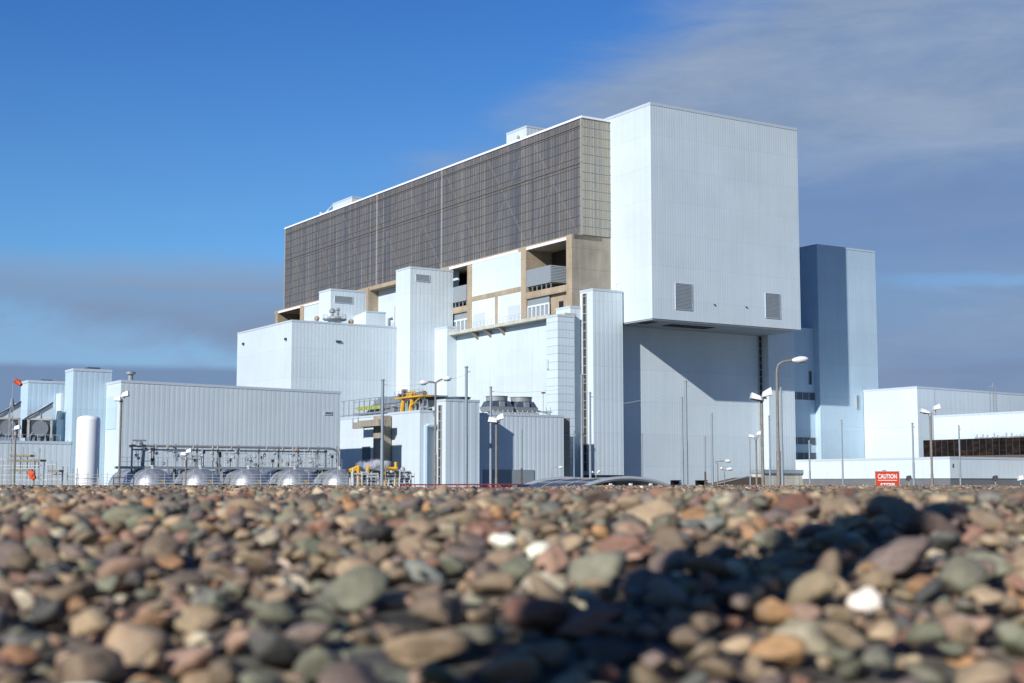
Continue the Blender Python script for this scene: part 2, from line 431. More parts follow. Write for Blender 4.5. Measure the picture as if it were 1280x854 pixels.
# --- brown ramp
t = Thing('ramp', 'brown walled ramp with pale sloping handrail beside the cream gatehouse', 'ramp', *[B(930, 605, 2)[0], 2])
a0 = B(897, 606, 2)[0]; am, zm = B(934, 597, 2); a1 = B(952, 597, 2)[0]
t.part('wall', MB().add([(a0, 2, 0), (a1, 2, 0), (a1, 2, zm), (am, 2, zm), (a0, 2, 2.9), (a0, 6, 0), (a1, 6, 0), (a1, 6, zm), (am, 6, zm), (a0, 6, 2.9)],
       [(0, 1, 2, 3, 4), (5, 9, 8, 7, 6), (0, 5, 6, 1), (1, 6, 7, 2), (2, 7, 8, 3), (3, 8, 9, 4), (4, 9, 5, 0)]), 'brown')
t.part('handrail', MB().tube([(a0, 1.95, 3.0), (am, 1.95, zm + .25), (am + 1.2, 1.95, zm + .25)], .1, 6), 'steell')
t.part('coping', MB().tube([(a0, 2.3, 3.0), (am, 2.3, zm + .05), (a1, 2.3, zm + .05)], .12, 4), 'rail')

# --- left flank: ladder tower under the block's edge
t = clad_block('ladder_tower', 'slim ribbed clad tower with a dark ladder slot under the block\'s left edge', 'tower', -7.57, -.43, 8.9, 13.25, 40.7, 'clad', 1.05, z0=4.7, d=.1)
t.part('plinth', MB().box(-7.3, -.7, 9.2, 12.9, 0, 4.7), 'louvd')
ladder(t, -7.57, 10.9, 12.1, 5.4, 40.0, 1.7)
ladder_top = t.part('antenna', MB().bar((-1.5, 9.5, 40.75), (-1.5, 9.5, 42.0), .04).bar((-1.5, 9.5, 42.0), (-.6, 9.4, 42.3), .05), 'rail')
t = clad_block('clad_pier', 'ribbed white clad pier between the ladder tower and the seamed panel pier', 'tower', -10.05, -7.6, 13.0, 18, 37.55, 'clad', .8, d=.09)
t = clad_block('panel_pier', 'white pier with dark horizontal panel seams at the balcony\'s right end', 'tower', -14.0, -10.1, 11.6, 15.5, 35.5, 'clad_h', .8, d=.06)
t.part('cable_box', MB().box(-14.25, -14, 14.6, 15.2, *[A(681, 462, -14)[1], A(681, 450, -14)[1]]), 'flash')

# --- glazed hall standing on the concrete frame
AF = -9.4
t = Thing('glazed_hall', 'long dark brown-grey glazed hall on a tan concrete frame left of the tall block', 'power station', 5, 86)
GA, GZ0, GZ1, GB0, GB1 = -6.93, 52.0, 75.6, 13.3, 160.6
base = t.base
gl = t.part('glazing', MB().box(GA, 26, GB0, GB1, GZ0, GZ1), 'glassf')
ge = t.part('end_glazing', MB().box(GA + .02, -.05, GB0 - .12, GB0 - .01, GZ0 + .05, GZ1 - .05), 'glasse')
mv = MB(); b = GB0 + .5
while b < GB1:
    mv.box(GA - .08, GA - .02, b - .03, b + .03, GZ0, GZ1); b += 1.0
for i in range(1, 12):
    z = GZ0 + (GZ1 - GZ0) * i / 12
    mv.box(GA - .10, GA - .01, GB0, GB1, z - .026, z + .026)
mv.box(GA - .16, GA - .015, GB0, GB1, 66.45, 66.75).box(GA - .16, GA - .015, GB0, GB1, GZ1 - 1.6, GZ1 - 1.3)
t.part('mullion', mv, 'mull', gl)
for bb in (69.5, 102.6, GB0 + .12, GB1 - .2):
    t.part('expansion_joint', MB().box(GA - .2, GA + .05, bb - .11, bb + .11, GZ0, GZ1), 'mulll', gl)
me_ = MB()
for i in range(1, 13):
    z = GZ0 + (GZ1 - GZ0) * i / 13
    me_.box(GA, -.05, GB0 - .2, GB0 - .12, z - .06, z + .06)
for i in range(1, 12): me_.box(GA + i * .58 - .04, GA + i * .58 + .04, GB0 - .17, GB0 - .121, GZ0, GZ1)
t.part('mullion', me_, 'rail', ge)
coping(t, GA, 26, GB0 - .1, GB1, GZ1 + .3, h=.35, e=.25, mat='bright')
# concrete frame below
bc = lambda px, py=330: A(px, py, AF)[0]
cf = MB()
c1a, c1b = bc(657.5), bc(651.2); c2a, c2b = bc(589.5), bc(584)
cf.box(AF, -2, GB0 + 1.85, GB0 + 2.0, 36, 51.4)
cf.box(AF, -2, c1a, c1b, 35.9, 51.0).box(AF, -2, c2a, c2b, 35.9, 50.9)
b460, b473a = bc(460, 370), B(473, 370, bc(460, 370))[0]
cf.box(AF, b473a, b460, b460 + 2, 30, 51.6)
b375, b379 = bc(379, 390), bc(375, 390)
cf.box(AF, -2, b375, b379, 30, 51.4)
cf.box(AF, -2, bc(347, 398), bc(344, 398), 30, 51.6)
zbm = A(651, 358, AF)[1]; zbl = A(651, 364, AF)[1]
cf.box(AF + .05, AF + .6, c1b, c2a, zbl, zbm)                     # beam between panels
cm0, cm1 = bc(621.5, 380), bc(618.5, 380); cf.box(AF + .03, AF + .5, cm0, cm1, 36, zbl)
zb2t, zb2b = A(658, 366, AF)[1], A(658, 374, AF)[1]
cf.box(AF + .02, AF + 3, GB0 + 2.0, c1a, zb2b, zb2t)               # beam under cooler, right bay
cf.box(AF + .02, AF + 3, c2b, 62.6, zb2b, zb2t)
cf.box(-9.0, -2, GB0, GB1 + 2, 51.0, 51.95)
cf.box(AF + .9, AF + 1.2, GB0 + 2.0, GB0 + 9, 36, zb2b)            # solid piece right of lower windows
t.part('concrete_frame', cf, 'conc')
ew = t.part('end_wall', MB().box(AF, 0.2, GB0, GB0 + 1.85, 0, 51.9), 'concg')
t.part('frame_edge', MB().box(AF - .05, AF, GB0, GB0 + 1.85, 36.5, 51.9), 'conc', ew)
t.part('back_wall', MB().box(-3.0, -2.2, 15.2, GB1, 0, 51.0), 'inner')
for q0, q1 in ((GB0 + 2, c1b - 1.8), (c1b + 1.5, 62), (112, GB1)): t.part('roof_edge', MB().box(-9.25, -9.05, q0, q1, 51.05, 51.6), 'bright')
wp = MB().box(AF + .15, AF + .4, c1b, c2a, zbm, 51.0)
t.part('white_panel', wp, 'white')
wp = MB().box(AF + .15, AF + .4, c1b, cm0, 36, zbl).box(AF + .15, AF + .4, cm1, c2a, 36, zbl)
lp = t.part('white_panel', wp, 'white')
q0, q1 = bc(574 + 11, 400), bc(606, 400)
for (x0, x1, y) in ((591, 605.5, 391.5), (634.5, 649.5, 382)):
    t.part('roller_door', MB().box(AF + .08, AF + .15, bc(x1, 390), bc(x0, 390), 36.1, A((x0 + x1) / 2, y, AF)[1]), 'flash', lp)
ap = b473a
t.part('white_panel', MB().box(ap, ap + .3, 62.8, b460 - .02, 30, 51.0), 'white')
t.part('white_panel', MB().box(AF + .3, AF + .6, b460 + 2, b375, 30, 51.0), 'white')
# lower windows in both open bays
for b0, b1 in ((bc(684, 380), c1a), (c2b, 62.6)):
    lw = t.part('window', MB().box(AF + .5, AF + .6, b0, b1, 36, zb2b), 'louv')
    fr = MB(); n = 5
    for i in range(n + 1):
        bb = b0 + (b1 - b0) * i / n; fr.box(AF + .35, AF + .5, bb - .16, bb + .16, 36, 36 + (zb2b - 36) * .68)
    fr.box(AF + .36, AF + .5, b0, b1, 36 + (zb2b - 36) * .62, 36 + (zb2b - 36) * .70)
    t.part('frame', fr, 'white', lw)
dd = bc(697, 385); t.part('doorway', MB().box(AF + .84, AF + .9, dd - .8, dd + .8, 37.2, 39.2).box(AF + .82, AF + .9, GB0 + 2.1, GB0 + 8, 40.8, 41.2), 'dark')
# balcony
bal = t.part('balcony', MB().box(-13.6, AF, 15.6, 60, 35.25, 35.95).box(-12.2, AF, 11.8, 15.6, 35.55, 36.0), 'cream')
for px in (591, 607, 624):
    bb = A(px, 410, -13)[0]; br = MB()
    br.add([(-13.5, bb - .3, 35.25), (-11.7, bb - .3, 35.25), (-11.7, bb - .3, 33.6), (-13.5, bb + .3, 35.25), (-11.7, bb + .3, 35.25), (-11.7, bb + .3, 33.6)],
           [(0, 1, 2), (3, 5, 4), (0, 2, 5, 3), (0, 3, 4, 1), (1, 4, 5, 2)])
    t.part('bracket', br, 'concg', bal)
rl = MB(); bb = 15.8
while bb < 60:
    rl.bar((-13.5, bb, 35.95), (-13.5, bb, 37.1), .035); bb += 1.5
for z in (36.5, 37.1): rl.bar((-13.5, 15.8, z), (-13.5, 60, z), .035)
t.part('railing', rl, 'steell', bal)
# coolers standing in the two open bays
def bay_cooler(lbl, b0, b1):
    k = Thing('bay_cooler', lbl, 'cooler', -7, (b0 + b1) / 2, z=zb2t, group=None)
    z0 = zb2t + 1.1; z1 = zb2t + 4.6
    k.part('casing', MB().clad(AF - .1, -4.6, b0, b1, z0, z1, .5, .05), 'louv')
    sl = MB()
    for i in range(11): sl.box(AF - .05, -4.7, b0 - .1, b0 - .02, z0 + .15 + i * .31, z0 + .3 + i * .31)
    k.part('louvre', sl, 'flash')
    n = int((b1 - b0) / 1.6)
    for i in range(n + 1):
        bb = b0 + .2 + (b1 - b0 - .4) * i / n
        for q in (AF + .1, -5): k.part('leg', MB().box(q, q + .2, bb - .1, bb + .1, zb2t, z0), 'steel')
bay_cooler('grey louvred cooler in the open concrete bay nearest the tall block', bc(688.5, 345), c1a - .3)
bay_cooler('grey louvred cooler in the open bay beside the tall white stair tower', c2b + .3, 62.6)
# rooftop plant rooms
def plant(lbl, a0, a1, b0, b1, z1):
    k = Thing('rooftop_plant_room', lbl, 'plant room', (a0 + a1) / 2, (b0 + b1) / 2, z=GZ1)
    k.part('wall', MB().clad(a0, a1, b0, b1, GZ1 - .02, z1, .8, .06), 'clad'); coping(k, a0, a1, b0, b1, z1); return k
k = plant('white boxy plant room on the glazed roof close to the tall block', -4.9, .2, 36.6, 44.7, 79.3)
k.part('vent', MB().lathe([(.3, 0), (.3, .5), (.1, .8)], (-5.2, 39.5, 77.0), n=8), 'rail')
k = plant('white boxy plant room with frame far along the glazed roof', -4.9, -2.1, 121.5, 133.3, 78.6)
k.part('frame', MB().bar((-4.9, 133.3, 78.2), (-4.9, 141, 76), .14).bar((-3, 133.3, 78.2), (-3, 141, 76), .14).bar((-4.9, 136, 77.3), (-4.9, 138, 75.9), .12).bar((-4.9, 141, 76.4), (-4.9, 141, 77.5), .3), 'bright')

# --- wall block under the balcony
t = clad_block('lower_block', 'broad sunlit white wall below the concrete balcony', 'building', -11.7, -9.45, 15.6, 60, 35.2, 'wallw', 1.1, d=.04)
# --- tall white tower by the balcony
t = clad_block('lift_tower', 'tall white ribbed tower with one small louvre left of the balcony', 'tower', -20.26, AF - .03, 60, 66.8, 50.6, 'clad', .95, d=.09)
a0, zt = B(520, 343, 60); a1, zb = B(536.5, 352.5, 60); louvre_b(t, a0, a1, zb, zt, 60)
t = clad_block('pier', 'slim white step-down pier against the tall ribbed tower', 'tower', -14.13, -11.74, 54.3, 59.9, 37.2, 'clad', .8)
# --- big square building to the left
DZ = 37.85
t = clad_block('turbine_hall', 'big square white clad building left of the tall ribbed tower', 'building', -45.4, -20.32, 66.3, 97.5, DZ, 'clad', .85, d=.08)
for px, py in ((423, 427), (305, 430), (358, 424)):
    if px > 366: a_, z_ = B(px, py, 66.3); t.part('floodlight', MB().box(a_ - .6, a_ + .6, 66.0, 66.3, z_ - .2, z_ + .2), 'lampd')
    else: b_, z_ = A(px, py, -45.4); t.part('floodlight', MB().box(-45.8, -45.4, b_ - .3, b_ + .3, z_ - .25, z_ + .25), 'lampd')
a0, zt = B(413.5, 361, 76); a1 = B(457.5, 365, 76)[0]; bl = A(399, 364.5, a0)[0]
t = Thing('rooftop_plant_room', 'white boxy plant room with wide grey louvre on the square building\'s roof', 'plant room', (a0 + a1) / 2, 80, z=DZ)
t.part('wall', MB().clad(a0, a1, 76, bl, DZ + .02, zt, .85, .08), 'clad'); coping(t, a0, a1, 76, bl, zt)
q0, q1z = B(418.5, 370, 76); q2, q3z = B(440, 379.5, 76); louvre_b(t, q0, q2, q3z, q1z, 76)
a0, zt = B(457.5, 389, 70); a1 = B(482, 392, 70)[0]; bl = A(437, 396, a0)[0]
t = Thing('roof_lobby', 'small white lobby with sloping side beside the roof plant room', 'roof lobby', (a0 + a1) / 2, 73, z=DZ)
t.part('wall', MB().hexa([(a0, 70, DZ + .02), (a1, 70, DZ + .02), (a1, bl, DZ + .02), (a0, bl, DZ + .02), (a0, 70, zt), (a1, 70, zt), (a1, bl, zt - .8), (a0, bl, zt - .8)]), 'clad')
t.part('roof_edge', MB().box(a0 - .05, a1 + .05, 69.9, 70.2, zt - .2, zt + .08), 'flash')
a2 = B(491, 397, 70)[0]
t.part('railing', MB().bar((a1, 69, DZ + 1.1), (a2, 69, DZ + 1.1), .05).bar((a1, 69, DZ + .6), (a2, 69, DZ + .6), .05).bar((a2, 69, DZ), (a2, 69, DZ + 5), .06), 'rail')
t.part('pipe', MB().tube([(a2 - 1.2, 69.5, DZ), (a2 - 1.2, 69.5, DZ + 2), (a2 - .4, 69.5, DZ + 2.2)], .35, 8), 'steel')
def vent_stack(lbl, px, wpx, py, b, deck):
    a_, z1 = B(px, py, b); r = wpx * .11
    k = Thing('vent_stack', lbl, 'vent', a_, b, z=DZ)
    k.part('drum', MB().lathe([(r, .02), (r, z1 - DZ - 1.2), (r * .9, z1 - DZ - 1.1)], (a_, b, DZ), n=20), 'steell', smooth=True)
    if deck:
        zd = z1 - 1.9
        k.part('deck', MB().lathe([(r * 1.7, 0), (r * 1.9, .25)], (a_, b, zd), n=20), 'steel')
        rm = MB()
        for i in range(14):
            c, s_ = math.cos(i * .449) * r * 1.8, math.sin(i * .449) * r * 1.8
            rm.bar((a_ + c, b + s_, zd), (a_ + c, b + s_, zd + 1.2), .04)
        for z in (.6, 1.2): rm.tube([(a_ + math.cos(i * .449) * r * 1.8, b + math.sin(i * .449) * r * 1.8, zd + z) for i in range(15)], .04, 4)
        k.part('railing', rm, 'steell')
        k.part('valve', MB().lathe([(.35, 0), (.35, 1.4), (.7, 1.5), (.7, 1.9), (.3, 2.4)], (a_ - .6, b, zd + .25), n=10).lathe([(.25, 0), (.25, 1.9), (.5, 2.1), (.2, 2.6)], (a_ + .8, b, zd + .25), n=10), 'steel')
    else:
        k.part('valve', MB().lathe([(.3, 0), (.6, .5), (.6, .9), (.3, 1.2)], (a_ + r * .5, b, z1 - 1.2), n=10).box(a_ - r * 1.4, a_ + r * 1.6, b - .6, b + .6, z1 - 1.35, z1 - 1.2), 'conc')
vent_stack('railed metal vent drum on the square building\'s roof', 418.5, 13, 390, 69, True)
vent_stack('tan capped vent stub on the square building\'s roof, left of the railed drum', 394, 7, 395, 72, False)
vent_stack('low pipe cluster on the square building\'s roof, right of the railed drum', 436, 10, 399, 68, False)

# ================================================================== LOWER MIDDLE BUILDINGS
M3z = 15.6
t = clad_block('annexe', 'low ribbed white annexe under the twin roof fans with a grey shutter band', 'building', -38.0, -17.9, 4, 11, M3z, 'clad_low', .95, d=.12)
a0, zt = B(604, 587, 4); a1, zb = B(667, 600, 4)
t.part('shutter', MB().box(a0, a1, 3.85, 4, 0, zt), 'louv')
t = Thing('concrete_column', 'weathered brown concrete column between the fan annexe and the panel pier', 'column', -16.7, 6)
t.part('shaft', MB().box(-17.7, -15.8, 5, 9, 0, 15.2), 'concg')
t.part('joint', MB().box(-17.75, -15.75, 4.95, 9.05, 4.0, 4.2).box(-17.75, -15.75, 4.95, 9.05, 8.0, 8.2).box(-17.75, -15.75, 4.95, 9.05, 12.0, 12.2), 'rail')
def fan_unit(lbl, px, b):
    a_, z0 = B(px, 517, b)
    k = Thing('fan_cooler', lbl, 'fan cooler', a_, b, z=M3z, group=None)
    zt_ = M3z + .55
    for s in (-2.0, -.7, .7, 2.0):
        for q in (-1.6, 1.6): k.part('leg', MB().box(a_ + s - .1, a_ + s + .1, b + q - .1, b + q + .1, M3z + .03, zt_), 'steel')
    def frus(w0, d0, z0, w1, d1, z1): return MB().hexa([(a_ - w0, b - d0, z0), (a_ + w0, b - d0, z0), (a_ + w0, b + d0, z0), (a_ - w0, b + d0, z0), (a_ - w1, b - d1, z1), (a_ + w1, b - d1, z1), (a_ + w1, b + d1, z1), (a_ - w1, b + d1, z1)])
    k.part('casing', frus(2.2, 2.0, zt_, 2.42, 2.1, zt_ + .85), 'steel')
    k.part('louvre', frus(2.3, 1.9, zt_ + .86, 1.7, 1.7, zt_ + 1.9), 'louvd')
    k.part('access_panel', MB().box(a_ - .6, a_ + .45, b - 2.12, b - 1.6, zt_ + .87, zt_ + 1.8), 'louv')
    k.part('fan_ring', MB().lathe([(1.98, 1.91), (1.98, 2.7), (2.08, 2.7), (2.08, 2.82), (1.8, 2.82), (1.8, 2.3)], (a_, b, zt_), n=28), 'steel', smooth=True)
    k.part('fan_hub', MB().lathe([(1.78, 2.4), (.4, 2.42), (.4, 2.6)], (a_, b, zt_), n=16), 'louvd')
    pz = MB()
    for q in range(5): pz.tube([(a_ - 2.2 + q * 1.05, b - 2.3, M3z + .03), (a_ - 2.2 + q * 1.05, b - 2.3, zt_ + .2 + .1 * (q % 2))], .09, 6)
    pz.tube([(a_ - 2.4, b - 2.35, M3z + .35), (a_ + 2.4, b - 2.35, M3z + .3)], .13, 6)
    k.part('pipework', pz, 'steell')
fan_unit('round-topped fan cooler on the annexe roof, nearer the ribbed block', 621, 7.6)
fan_unit('round-topped fan cooler on the annexe roof, nearer the panel pier', 651.5, 7.6)
t = Thing('roof_pipework', 'small pipes and lamp posts on the annexe roof edge beside the fans', 'pipes', -22, 6, z=M3z)
pm = MB()
for px in (679, 683, 688):
    a_ = B(px, 515, 6)[0]; pm.bar((a_, 6, M3z), (a_, 6, M3z + (4.2 if px == 679 else 1.6)), .06)
a0 = B(670, 515, 6)[0]; a1 = B(690, 515, 6)[0]
pm.tube([(a0, 6, M3z + .7), (a1, 6, M3z + .7)], .15, 6).tube([(a0, 6.6, M3z + 1.1), (a1, 6.6, M3z + .3)], .12, 6)
t.part('pipe', pm, 'steell'); t.part('lamp', MB().box(B(679, 515, 6)[0] - .3, B(679, 515, 6)[0] + .4, 5.8, 6.2, M3z + 4.1, M3z + 4.35), 'red')
# ribbed corner block
M2 = (-45.6, -38.85, -.6)
t = clad_block('fan_block', 'ribbed pale corner block with a ladder slot and thin roof discs', 'building', M2[0], M2[1], M2[2], 8, 17.55, 'clad_low', 1.5, d=.18)
ladder(t, M2[0], .75, 1.75, 1, 16.6, 1.6)
t.part('fan_ring', MB().lathe([(1.9, 0), (1.9, .35), (2.1, .36), (2.1, .55)], (-41.2, 2.5, 17.62), n=24), 'louvd')
t.part('fan_ring', MB().lathe([(1.9, 0), (1.9, .35), (2.1, .36), (2.1, .55)], (-43.9, 5.6, 17.62), n=24), 'louvd')
# white block with pipe
t = clad_block('crane_block', 'plain white block below the yellow roof crane, shaded at its foot', 'building', -48.74, -45.7, 2.95, 15, 15.7, 'clad_low', 1.1, d=.06)
a_ = B(532, 560, 2.95)[0]
t.part('pipe', MB().tube([(a_ - .2, 2.5, 0), (a_ - .2, 2.5, B(532, 533, 2.95)[1]), (a_ + .2, 2.5, B(532, 532.2, 2.95)[1]), (a_ + 2.4, 2.5, B(532, 532, 2.95)[1])], .42, 8), 'clad_b')
# lower white link wall left of it
zt = A(446, 521, -48.8)[1]
t = clad_block('link_building', 'low white link wall half in blue shadow behind the concrete beam', 'building', -48.8, -38, 15.05, 44, zt, 'white', 1.2, d=.04)
b_, z0 = A(458, 578, -48.8)
t.part('window', MB().box(-48.92, -48.8, b_ - 1.6, b_ + 1.6, z0, z0 + 2.9), 'louvd')
rm = MB(); bb = 16
while bb < 43: rm.bar((-48.6, bb, zt), (-48.6, bb, zt + 3.2), .07); bb += 2.2
rm.bar((-48.6, 16, zt + 3.2), (-48.6, 43, zt + 3.2), .07).bar((-48.6, 16, zt + .4), (-48.6, 43, zt + .4), .1)
t.part('railing', rm, 'steel')
# concrete beams and column in front of the link wall
t = Thing('beam_frame', 'brown concrete column carrying two stub beams beside the white crane block', 'concrete frame', -50, 17)
bb0 = A(476, 560, -51.0)[0]; bb1 = A(466.5, 560, -51.0)[0]
t.part('column', MB().box(-51.0, -48.95, bb0, bb1, 0, A(470, 520, -51)[1]), 'concg')
z0, z1 = A(470, 534, -51.6)[1], A(470, 526, -51.6)[1]
bL = A(441.5, 530, -51.6)[0]; bR = A(482, 530, -51.6)[0]
t.part('beam', MB().box(-51.6, -51.02, bR, bL, z0, z1), 'concg')
t.part('beam', MB().box(-53.0, -51.7, bR, bL - 5, z0 + .1, z1 + .1), 'concg')
t.part('cable_bracket', MB().box(-51.8, -51.65, bL - .25, bL, z0, z1 + .8), 'steell')
t.part('cable_bracket', MB().box(-53.2, -53.05, bL - 5.25, bL - 5, z0, z1 + .8), 'steell')
# grey roof ducts
t = Thing('roof_ducts', 'grey angular ducts with a lime edge board behind the yellow crane', 'ducts', -44, 14, z=16)
dz = 16.2
t.part('platform', MB().box(-46.5, -41, 15.5, 34, dz - .1, dz + .25), 'steel')
t.part('duct', MB().hexa([(-45.6, 16, dz + .3), (-42, 16, dz + .3), (-42, 30, dz + .3), (-45.6, 30, dz + .3), (-44.6, 17.5, dz + 3.0), (-42.5, 17.5, dz + 3.0), (-42.5, 27, dz + 3.0), (-44.6, 27, dz + 3.0)]), 'ductg')
t.part('duct', MB().hexa([(-45.6, 9, dz), (-43.5, 9, dz), (-43.5, 15.9, dz), (-45.6, 15.9, dz), (-45.6, 9, dz + 2.6), (-43.5, 9, dz + 2.6), (-43.5, 15.9, dz + 3.1), (-45.6, 15.9, dz + 3.1)]), 'ductg')
t.part('duct_louvre', MB().box(-45.7, -45.6, 10, 12, dz + .5, dz + 2).box(-45.7, -45.6, 12.6, 15, dz + .5, dz + 2.2), 'louvd')
t.part('edge_board', MB().box(-46.65, -46.5, 22, 32, dz + .7, dz + 1.4), 'lime')
rm = MB()
for i in range(9): rm.bar((-46.5, 16 + i * 2.2, dz), (-46.5, 16 + i * 2.2, dz + 2.4), .06)
for z in (1.2, 2.4): rm.bar((-46.5, 16, dz + z), (-46.5, 33.6, dz + z), .06)
t.part('railing', rm, 'steel')
t.part('canopy', MB().box(-48, -43, 3.2, 6.8, 18.2, 18.45).box(-47.8, -47.6, 3.6, 3.8, 15.8, 18.2).box(-47.8, -47.6, 6.2, 6.4, 15.8, 18.2), 'steel')
# yellow crane
t = Thing('roof_crane', 'yellow jib crane with railed deck on the white block roof', 'crane', -47.6, 9, z=15.75)
for px in (503.5, 514.5):
    bb = A(px, 505, -48)[0]; t.part('leg', MB().tube([(-48.1, bb + .3, 15.78), (-47.8, bb, 18.2)], [.36, .30], 6), 'yellow')
d0, d1 = A(532, 500, -48)[0], A(497, 500, -48)[0]
t.part('deck', MB().box(-48.6, -46.8, d0, d1, 18.1, 18.35), 'yellow')
dm_ = (d0 + d1) / 2
t.part('cab', MB().hexa([(-48.2, dm_ - .6, 18.35), (-47.0, dm_ - .6, 18.35), (-47.0, dm_ + 2, 18.35), (-48.2, dm_ + 2, 18.35), (-48.0, dm_ - .2, 19.3), (-47.2, dm_ - .2, 19.3), (-47.2, dm_ + 1.5, 19.3), (-48.0, dm_ + 1.5, 19.3)]).tube([(-47.6, d0 + .4, 18.7), (-47.6, dm_, 19.0)], .22, 6), 'yellow')
t.part('brace', MB().tube([(-48.2, A(514.5, 505, -48)[0], 16.6), (-48.2, d0 + 1.2, 18.15)], .14, 6), 'yellow')
rm = MB()
n_ = 7
for i in range(n_ + 1): bb = d0 + (d1 - d0) * i / n_; rm.bar((-48.6, bb, 18.3), (-48.6, bb, 19.4), .05)
for z in (18.9, 19.4): rm.bar((-48.6, d0, z), (-48.6, d1, z), .05)
t.part('railing', rm, 'steell')
t.part('winch', MB().lathe([(.35, 0), (.42, .3), (.35, .7)], (-48.2, d1 - 1.2, 18.36), n=10).box(-48.5, -47.8, d1 - 3.4, d1 - 2.4, 18.4, 19.7), 'rust')
t.part('drive_unit', MB().box(-48.45, -47.6, d0 + .5, d0 + 1.5, 18.36, 19.1).box(-48.5, -47.7, d0 + 1.9, d0 + 2.4, 18.36, 18.9), 'steel')
t = Thing('roof_pipework', 'cluttered pipes and small grey boxes along the white block roof below the crane', 'pipes', -48, 8, z=15.75)
pm = MB(); rq = random.Random(9)
for i in range(26):
    px = rq.uniform(487, 540); bb = A(px, 512, -47.8)[0]; h = rq.uniform(.5, 2.0)
    if rq.random() < .5: pm.tube([(-47.8, bb, 15.76), (-47.8, bb, 15.76 + h)], .07, 6)
    else: pm.tube([(-47.6, bb, 15.8 + h), (-47.6, bb + rq.uniform(.6, 2.2), 15.8 + h)], .09, 6)
t.part('pipe', pm, 'steell')
for px, w_, h in ((490, .6, 1.2), (508, .7, .8), (520, .5, 1.5), (528, .8, 1.0)):
    bb = A(px, 512, -47.4)[0]; t.part('cabinet', MB().box(-47.5, -46.6, bb - w_, bb + w_, 15.77, 15.77 + h).box(-47.53, -47.5, bb - w_ * .8, bb + w_ * .8, 15.9, 15.67 + h), 'ductg')

# ================================================================== FAR LEFT GROUP
EA, EB = -101.2, 2.5
t = clad_block('long_hall', 'long low ribbed pale hall behind the row of metal vessels', 'building', EA, -64.1, EB, 10.1, 18.85, 'clad_low', .8, z1r=18.35, d=.07)
t.part('rear_wall', MB().clad(EA + 1.2, -64.15, 10.13, 36, 0, 18.2, 1.2, .1), 'clad_low')
a0, zt = B(405, 514, EB); a1, zb = B(415, 519, EB)
w = t.part('window', MB().box(a0, a1, EB - .1, EB, zb, zt), 'flash'); t.part('pane', MB().box(a0 + .2, a1 - .2, EB - .14, EB - .1, zb + .2, zt - .2), 'louvd', w)
t.part('roof_vent', MB().lathe([(.4, 0), (.4, 1.0), (.75, 1.05), (.75, 1.4), (.2, 1.6)], (-99.2, 4.2, 18.9), n=12), 'steel')
b0, zt = A(134, 497, EA); b1, zb = A(145, 536, EA)
t.part('side_panel', MB().box(EA - .08, EA, b1, b0, zb, zt), 'clad_b')
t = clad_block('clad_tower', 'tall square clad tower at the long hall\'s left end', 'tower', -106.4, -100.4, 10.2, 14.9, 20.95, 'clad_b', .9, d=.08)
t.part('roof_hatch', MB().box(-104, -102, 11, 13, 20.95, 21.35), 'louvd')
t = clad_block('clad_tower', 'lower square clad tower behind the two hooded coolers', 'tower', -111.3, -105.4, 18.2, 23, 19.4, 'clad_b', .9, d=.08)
t.part('roof_hatch', MB().box(-109, -107.3, 19, 21, 19.4, 19.7), 'louvd')
t.part('side_box', MB().box(-106.9, -104.2, 15.2, 18.1, 9.6, A(78, 491, -106.9)[1]), 'clad')
t = clad_block('low_block', 'low pale block carrying the hooded coolers at the far left', 'building', -135, -106.45, 10.2, 17.9, 9.5, 'clad_low', .9, d=.08)
a0, zt = B(70, 524.5, 15); a1, zb = B(81, 551, 15)
t.part('door_recess', MB().box(a0, a1, 14.6, 17.4, 9.55, zt), 'clad_b')
def hooded(lbl, px0, px1):
    b = 13.0; a0 = B(px0, 540, b)[0]; a1 = B(px1, 540, b)[0]; z = 9.58; W = a1 - a0
    k = Thing('hooded_cooler', lbl, 'cooler', (a0 + a1) / 2, b, z=z)
    k.part('casing', MB().box(a0, a1, b, b + 3.5, z + .7, z + 3.4), 'louvd')
    k.part('end_panel', MB().box(a0, a0 + .3, b - .1, b + 3.6, z + .6, z + 3.5).box(a1 - .3, a1, b - .1, b + 3.6, z + .6, z + 3.5).box(a0, a1, b - .1, b + .1, z + 3.3, z + 3.6), 'cream')
    k.part('fan_ring', MB().lathe([(1.1, 0), (1.25, -.25)], ((a0 + a1) / 2, b - .02, z + 2.0), axis='y', n=20), 'steel')
    zl = z + 3.6; zh = z + 6.0
    k.part('hood', MB().add([(a0 + .2, b, zl), (a1, b, zl), (a1, b, zh), (a0 + .2, b + 3.6, zl), (a1, b + 3.6, zl), (a1, b + 3.6, zh)],
           [(0, 1, 2), (3, 5, 4), (0, 2, 5, 3), (1, 4, 5, 2), (0, 3, 4, 1)]), 'clad')
    k.part('hood_edge', MB().bar((a0 - .2, b - .15, zl), (a1, b - .15, zh + .1), .16), 'rust')
    k.part('brace', MB().bar((a0 + .4, b - .15, z + .8), (a0 + W * .55, b - .15, z + 3.3), .09).bar((a0 + W * .5, b - .1, zl), (a0 + W * .5, b - .1, zl + 1.4), .05), 'steell')
    lg = MB()
    for i in range(5): lg.box(a0 + (W - .3) * i / 4, a0 + .3 + (W - .3) * i / 4, b, b + .3, z, z + .7)
    k.part('support', lg, 'steel')
    rm = MB().bar((a0 - 1, b - 1.2, z + 1.0), (a1 + 1, b - 1.2, z + 1.0), .05)
    for i in range(6): rm.bar((a0 - 1 + (W + 2) * i / 5, b - 1.2, z), (a0 - 1 + (W + 2) * i / 5, b - 1.2, z + 1.0), .05)
    k.part('railing', rm, 'steell')
hooded('hooded cooler on the low block, nearer the tall clad tower', 34, 65)
